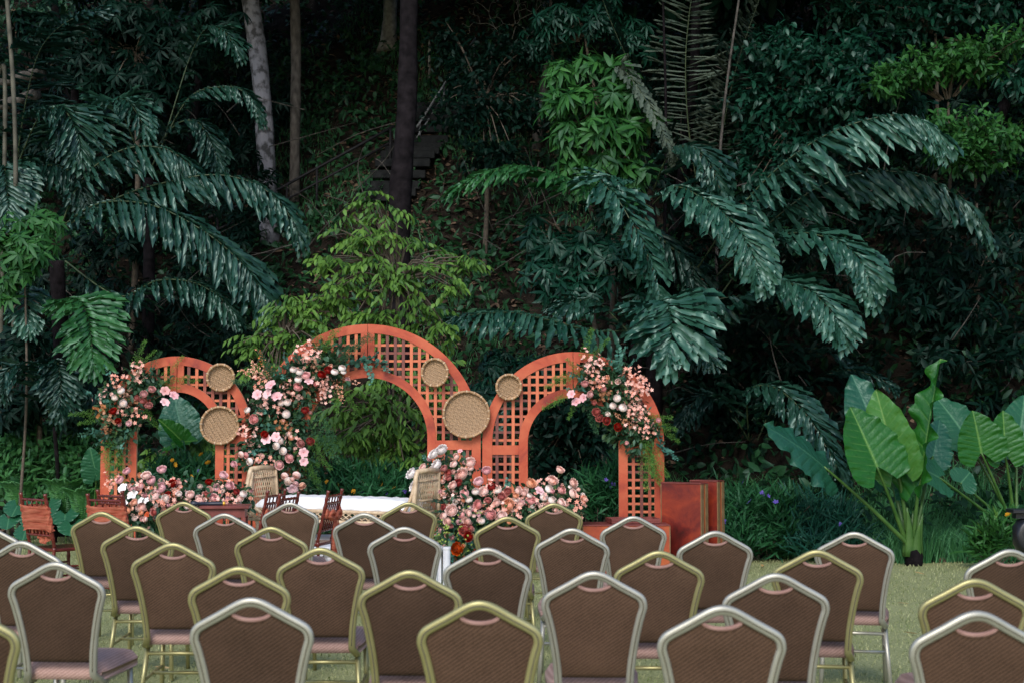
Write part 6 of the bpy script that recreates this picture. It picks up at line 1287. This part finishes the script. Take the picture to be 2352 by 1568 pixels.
def make_banquet(frame_mat):
    t = thing('banquet_chair', 'x', 'chair')
    half = outline(.019); sm = [Vector((x, 0, z)) for x, z in half]
    L3 = [Vector((p_.x, back_pt(p_.x, p_.z), p_.z)) for p_ in sm]
    path = [Vector((.165, -.10, ZB-.045)), Vector((.168, -.17, ZB-.035))] + L3 + [Vector((-p_.x, p_.y, p_.z)) for p_ in reversed(L3[:-1])] + [Vector((-.168, -.17, ZB-.035)), Vector((-.165, -.10, ZB-.045))]
    m = MB(); sweep(m, path, .0172, .013); m.build('frame', frame_mat, t, True)
    m = MB(); sweep(m, path[3:-3], .0024, .0012, 0, .0128); m.build('groove', M_groove, t, True)
    # upholstered back panel with the scooped hand-hold at its top
    ins = outline(.033); xs_ = [p_[0] for p_ in ins]; zs_ = [p_[1] for p_ in ins]; xm = max(xs_); zm = zs_[xs_.index(xm)]; ks = xs_.index(xm)
    z_lo = .475
    def wid(z):
        zz = np.array(zs_[:ks+1]); xx = np.array(xs_[:ks+1]); k = np.argsort(zz); return float(np.interp(z, zz[k], xx[k]))
    def top(x):
        xx = np.array(xs_[ks:]); zz = np.array(zs_[ks:]); k = np.argsort(xx); zt = float(np.interp(abs(x), xx[k], zz[k]))
        scoop = .066*math.sqrt(max(0, 1-(abs(x)/.072)**2))
        lim = ZT-.052-scoop*.5
        return min(zt, lim) if abs(x) < .072 else zt
    nu, nz = 44, 20; V, T = [], []
    for side in (0, 1):
        for j in range(nz+1):
            for i in range(nu+1):
                u = i/nu*2-1; x0 = u*xm
                zt = top(x0); z = z_lo + (zt-z_lo)*j/nz
                x = u*(wid(z) if z < zm else xm)
                puff = .022*(1-abs(u)**6)*(1-abs(j/nz*2-1)**8) if side == 0 else -.030*(1-abs(u)**5)*(1-abs(j/nz*2-1)**6)
                V.append((x, back_pt(x, z) - (.001 if side == 0 else -.004) - puff*(.35 if side == 0 else 1), z))
    k = nu+1; o2 = k*(nz+1)
    for j in range(nz):
        for i in range(nu): a = j*k+i; T += [(a, a+1, a+k+1), (a, a+k+1, a+k)]; a += o2; T += [(a, a+k+1, a+1), (a, a+k, a+k+1)]
    for i in range(nu):
        for a in (i, nz*k+i): T += [(a, a+o2, a+1+o2), (a, a+1+o2, a+1)]
    for j in range(nz):
        for a in (j*k, j*k+nu): T += [(a, a+k, a+k+o2), (a, a+k+o2, a+o2)]
    link('back_cushion', tri_mesh('back_cushion', V, T, M_fab, smooth=True), t)
    m = MB(); P = []
    for i in range(15):
        x = -.070+.14*i/14; P.append((x, back_pt(x, top(x))+.004, top(x)+.001))
    m.tube(P, .0085, 8); m.build('hand_hold_trim', M_pipe, t, True)
    # seat
    V, T = [], []; nx_, ny_ = 16, 16
    def sw_(v): return .185+.025*(v*.5+.5)
    for lay in (0, 1):
        for i in range(nx_+1):
            for j in range(ny_+1):
                u, v = i/nx_*2-1, j/ny_*2-1; e = (1-abs(u)**6)*(1-abs(v)**6)
                V.append((u*sw_(v)*(1-.06*abs(v)**8), -.18+.215*(v+1), (.425+.052*e**.35) if lay == 0 else .392))
    k = ny_+1; o2 = k*(nx_+1)
    for i in range(nx_):
        for j in range(ny_): a = i*k+j; T += [(a, a+k, a+k+1), (a, a+k+1, a+1)]; a += o2; T += [(a, a+k+1, a+k), (a, a+1, a+k+1)]
    for i in range(nx_):
        for a in (i*k, i*k+ny_): T += [(a, a+o2, a+k+o2), (a, a+k+o2, a+k)]
    for j in range(ny_):
        for a in (j, nx_*k+j): T += [(a, a+1, a+1+o2), (a, a+1+o2, a+o2)]
    link('seat', tri_mesh('seat', V, T, M_fab2, smooth=True), t)
    for s in (-1, 1):
        m = MB(); m.tube([(s*.165, -.12, .40), (s*.195, -.20, 0)], [.014, .0125], 10, flat=1.2); m.build('leg', frame_mat, t, True)
        m = MB(); m.tube([(s*.175, .20, .40), (s*.185, .225, 0)], [.014, .0125], 10, flat=1.2); m.build('leg', frame_mat, t, True)
        m = MB(); m.tube([(s*.182, -.165, .20), (s*.18, .212, .22)], .009, 8); m.build('stretcher', frame_mat, t, True)
        m = MB(); m.box((s*.168, .03, .383), (.022, .36, .016)); m.build('seat_rail', frame_mat, t)
    m = MB(); m.tube([(-.18, .03, .212), (.18, .03, .212)], .009, 8); m.build('stretcher', frame_mat, t, True)
    m = MB(); m.tube([(-.168, -.135, .34), (.168, -.135, .34)], .010, 8); m.build('stretcher', frame_mat, t, True)
    return t
proto = {'gold': make_banquet(M_goldf), 'silver': make_banquet(M_silvf)}; used = set()
ORD = ['leftmost', 'second from left', 'third from left', 'fourth from left', 'fifth from left', 'sixth from left', 'seventh from left']
ROWS = [  # nearest row first: (apex x, frame, yaw degrees)
    ('nearest row', 4.88, [(-95, 'gold', 0), (582, 'silver', 0), (1104, 'gold', 0), (1650, 'silver', 0), (2232, 'silver', -2)], [1387, 1358, 1371, 1393, 1420]),
    ('second row from the camera', 5.95, [(143, 'silver', 2), (549, 'gold', 0), (944, 'gold', 0), (1368, 'silver', 0), (1785, 'silver', 3), (2240, 'gold', 3)], [1272, 1291, 1307, 1312, 1322, 1348]),
    ('third row from the camera', 7.05, [(68, 'silver', 3), (404, 'gold', 1), (738, 'gold', 0), (1120, 'silver', 0), (1512, 'gold', 2), (1890, 'gold', 6), (2312, 'silver', 2)], [1228, 1236, 1257, 1258, 1272, 1268, 1265]),
    ('fourth row from the camera', 8.05, [(-28, 'silver', 2), (321, 'gold', 2), (627, 'gold', 0), (930, 'silver', 0), (1317, 'silver', 0), (1632, 'silver', -3), (1983, 'silver', 12)], [1190, 1195, 1198, 1199, 1205, 1217, 1222]),
    ('second row from the front', 9.35, [(243, 'gold', 3), (526, 'silver', 2), (846, 'silver', 4), (1160, 'gold', -2), (1452, 'silver', -2)], [1165, 1172, 1170, 1186, 1184]),
    ('front row closest to the flowers', 10.75, [(430, 'gold', 3), (671, 'silver', 3), (938, 'gold', -2), (1269, 'gold', -2)], [1147, 1150, 1149, 1153])]
for rname, Y, chairs, tops in ROWS:
    for i, ((px, kind, yw), ty) in enumerate(zip(chairs, tops)):
        # depth at which a chair .925 m tall reaches the height seen
        d_ = ray(px, ty); Yt = Y if d_.z > -.02 else (ZT-H_CAM)/d_.z*d_.y
        Yb = .5*Y + .5*Yt + .30
        if kind not in used: t = proto[kind]; used.add(kind)
        else: t = copy_tree(proto[kind])
        x = (px-CX)/FPX*(Yb-.30)
        t.location = (x, Yb, 0); t.rotation_euler = (0, 0, math.radians(-yw+R.uniform(-2.5, 2.5)))
        t['label'] = f'{kind}-framed brown banquet chair, {ORD[i]} in the {rname}'; t['group'] = 'banquet chairs in rows'

# ------------------------------------------------------------------ a few fallen leaves on the lawn
M_fall = leaf_mat('yellow_fallen_leaf', (.45, .28, .10), (.62, .45, .22), .7, .2, True)
V, T, tt = leaves(np.zeros((1, 3)), np.array([[1., 0, 0]]), np.array([[0, 0, 1.]]), .11, .045, -.15, .3); FLM = tri_mesh('fallen_leaf', V, T, M_fall)
def g_at(px, py): d = ray(px, py); Y = -H_CAM/d.z*d.y; return Vector((d.x*Y/d.y, Y, .018))
for lab, px, py in (('pale dry leaf on the lawn right of the plinths, near the border', 1752, 1304), ('curled yellow leaf on the lawn right of the tall-backed chairs', 2060, 1387), ('dry leaf on the lawn near the right chair legs', 2040, 1530), ('small orange leaf on the lawn by the border grass', 2125, 1322), ('brown leaf on the lawn under the left chairs', 395, 1540), ('pale leaf on the grass right of the fourth row chair', 2110, 1460)):
    o = link('fallen_leaf', FLM); o.location = g_at(px, py); o.rotation_euler = (R.uniform(-.2, .2), R.uniform(-.2, .2), R.uniform(0, 6)); tag(o, lab, 'leaf', 'fallen leaves on the lawn')
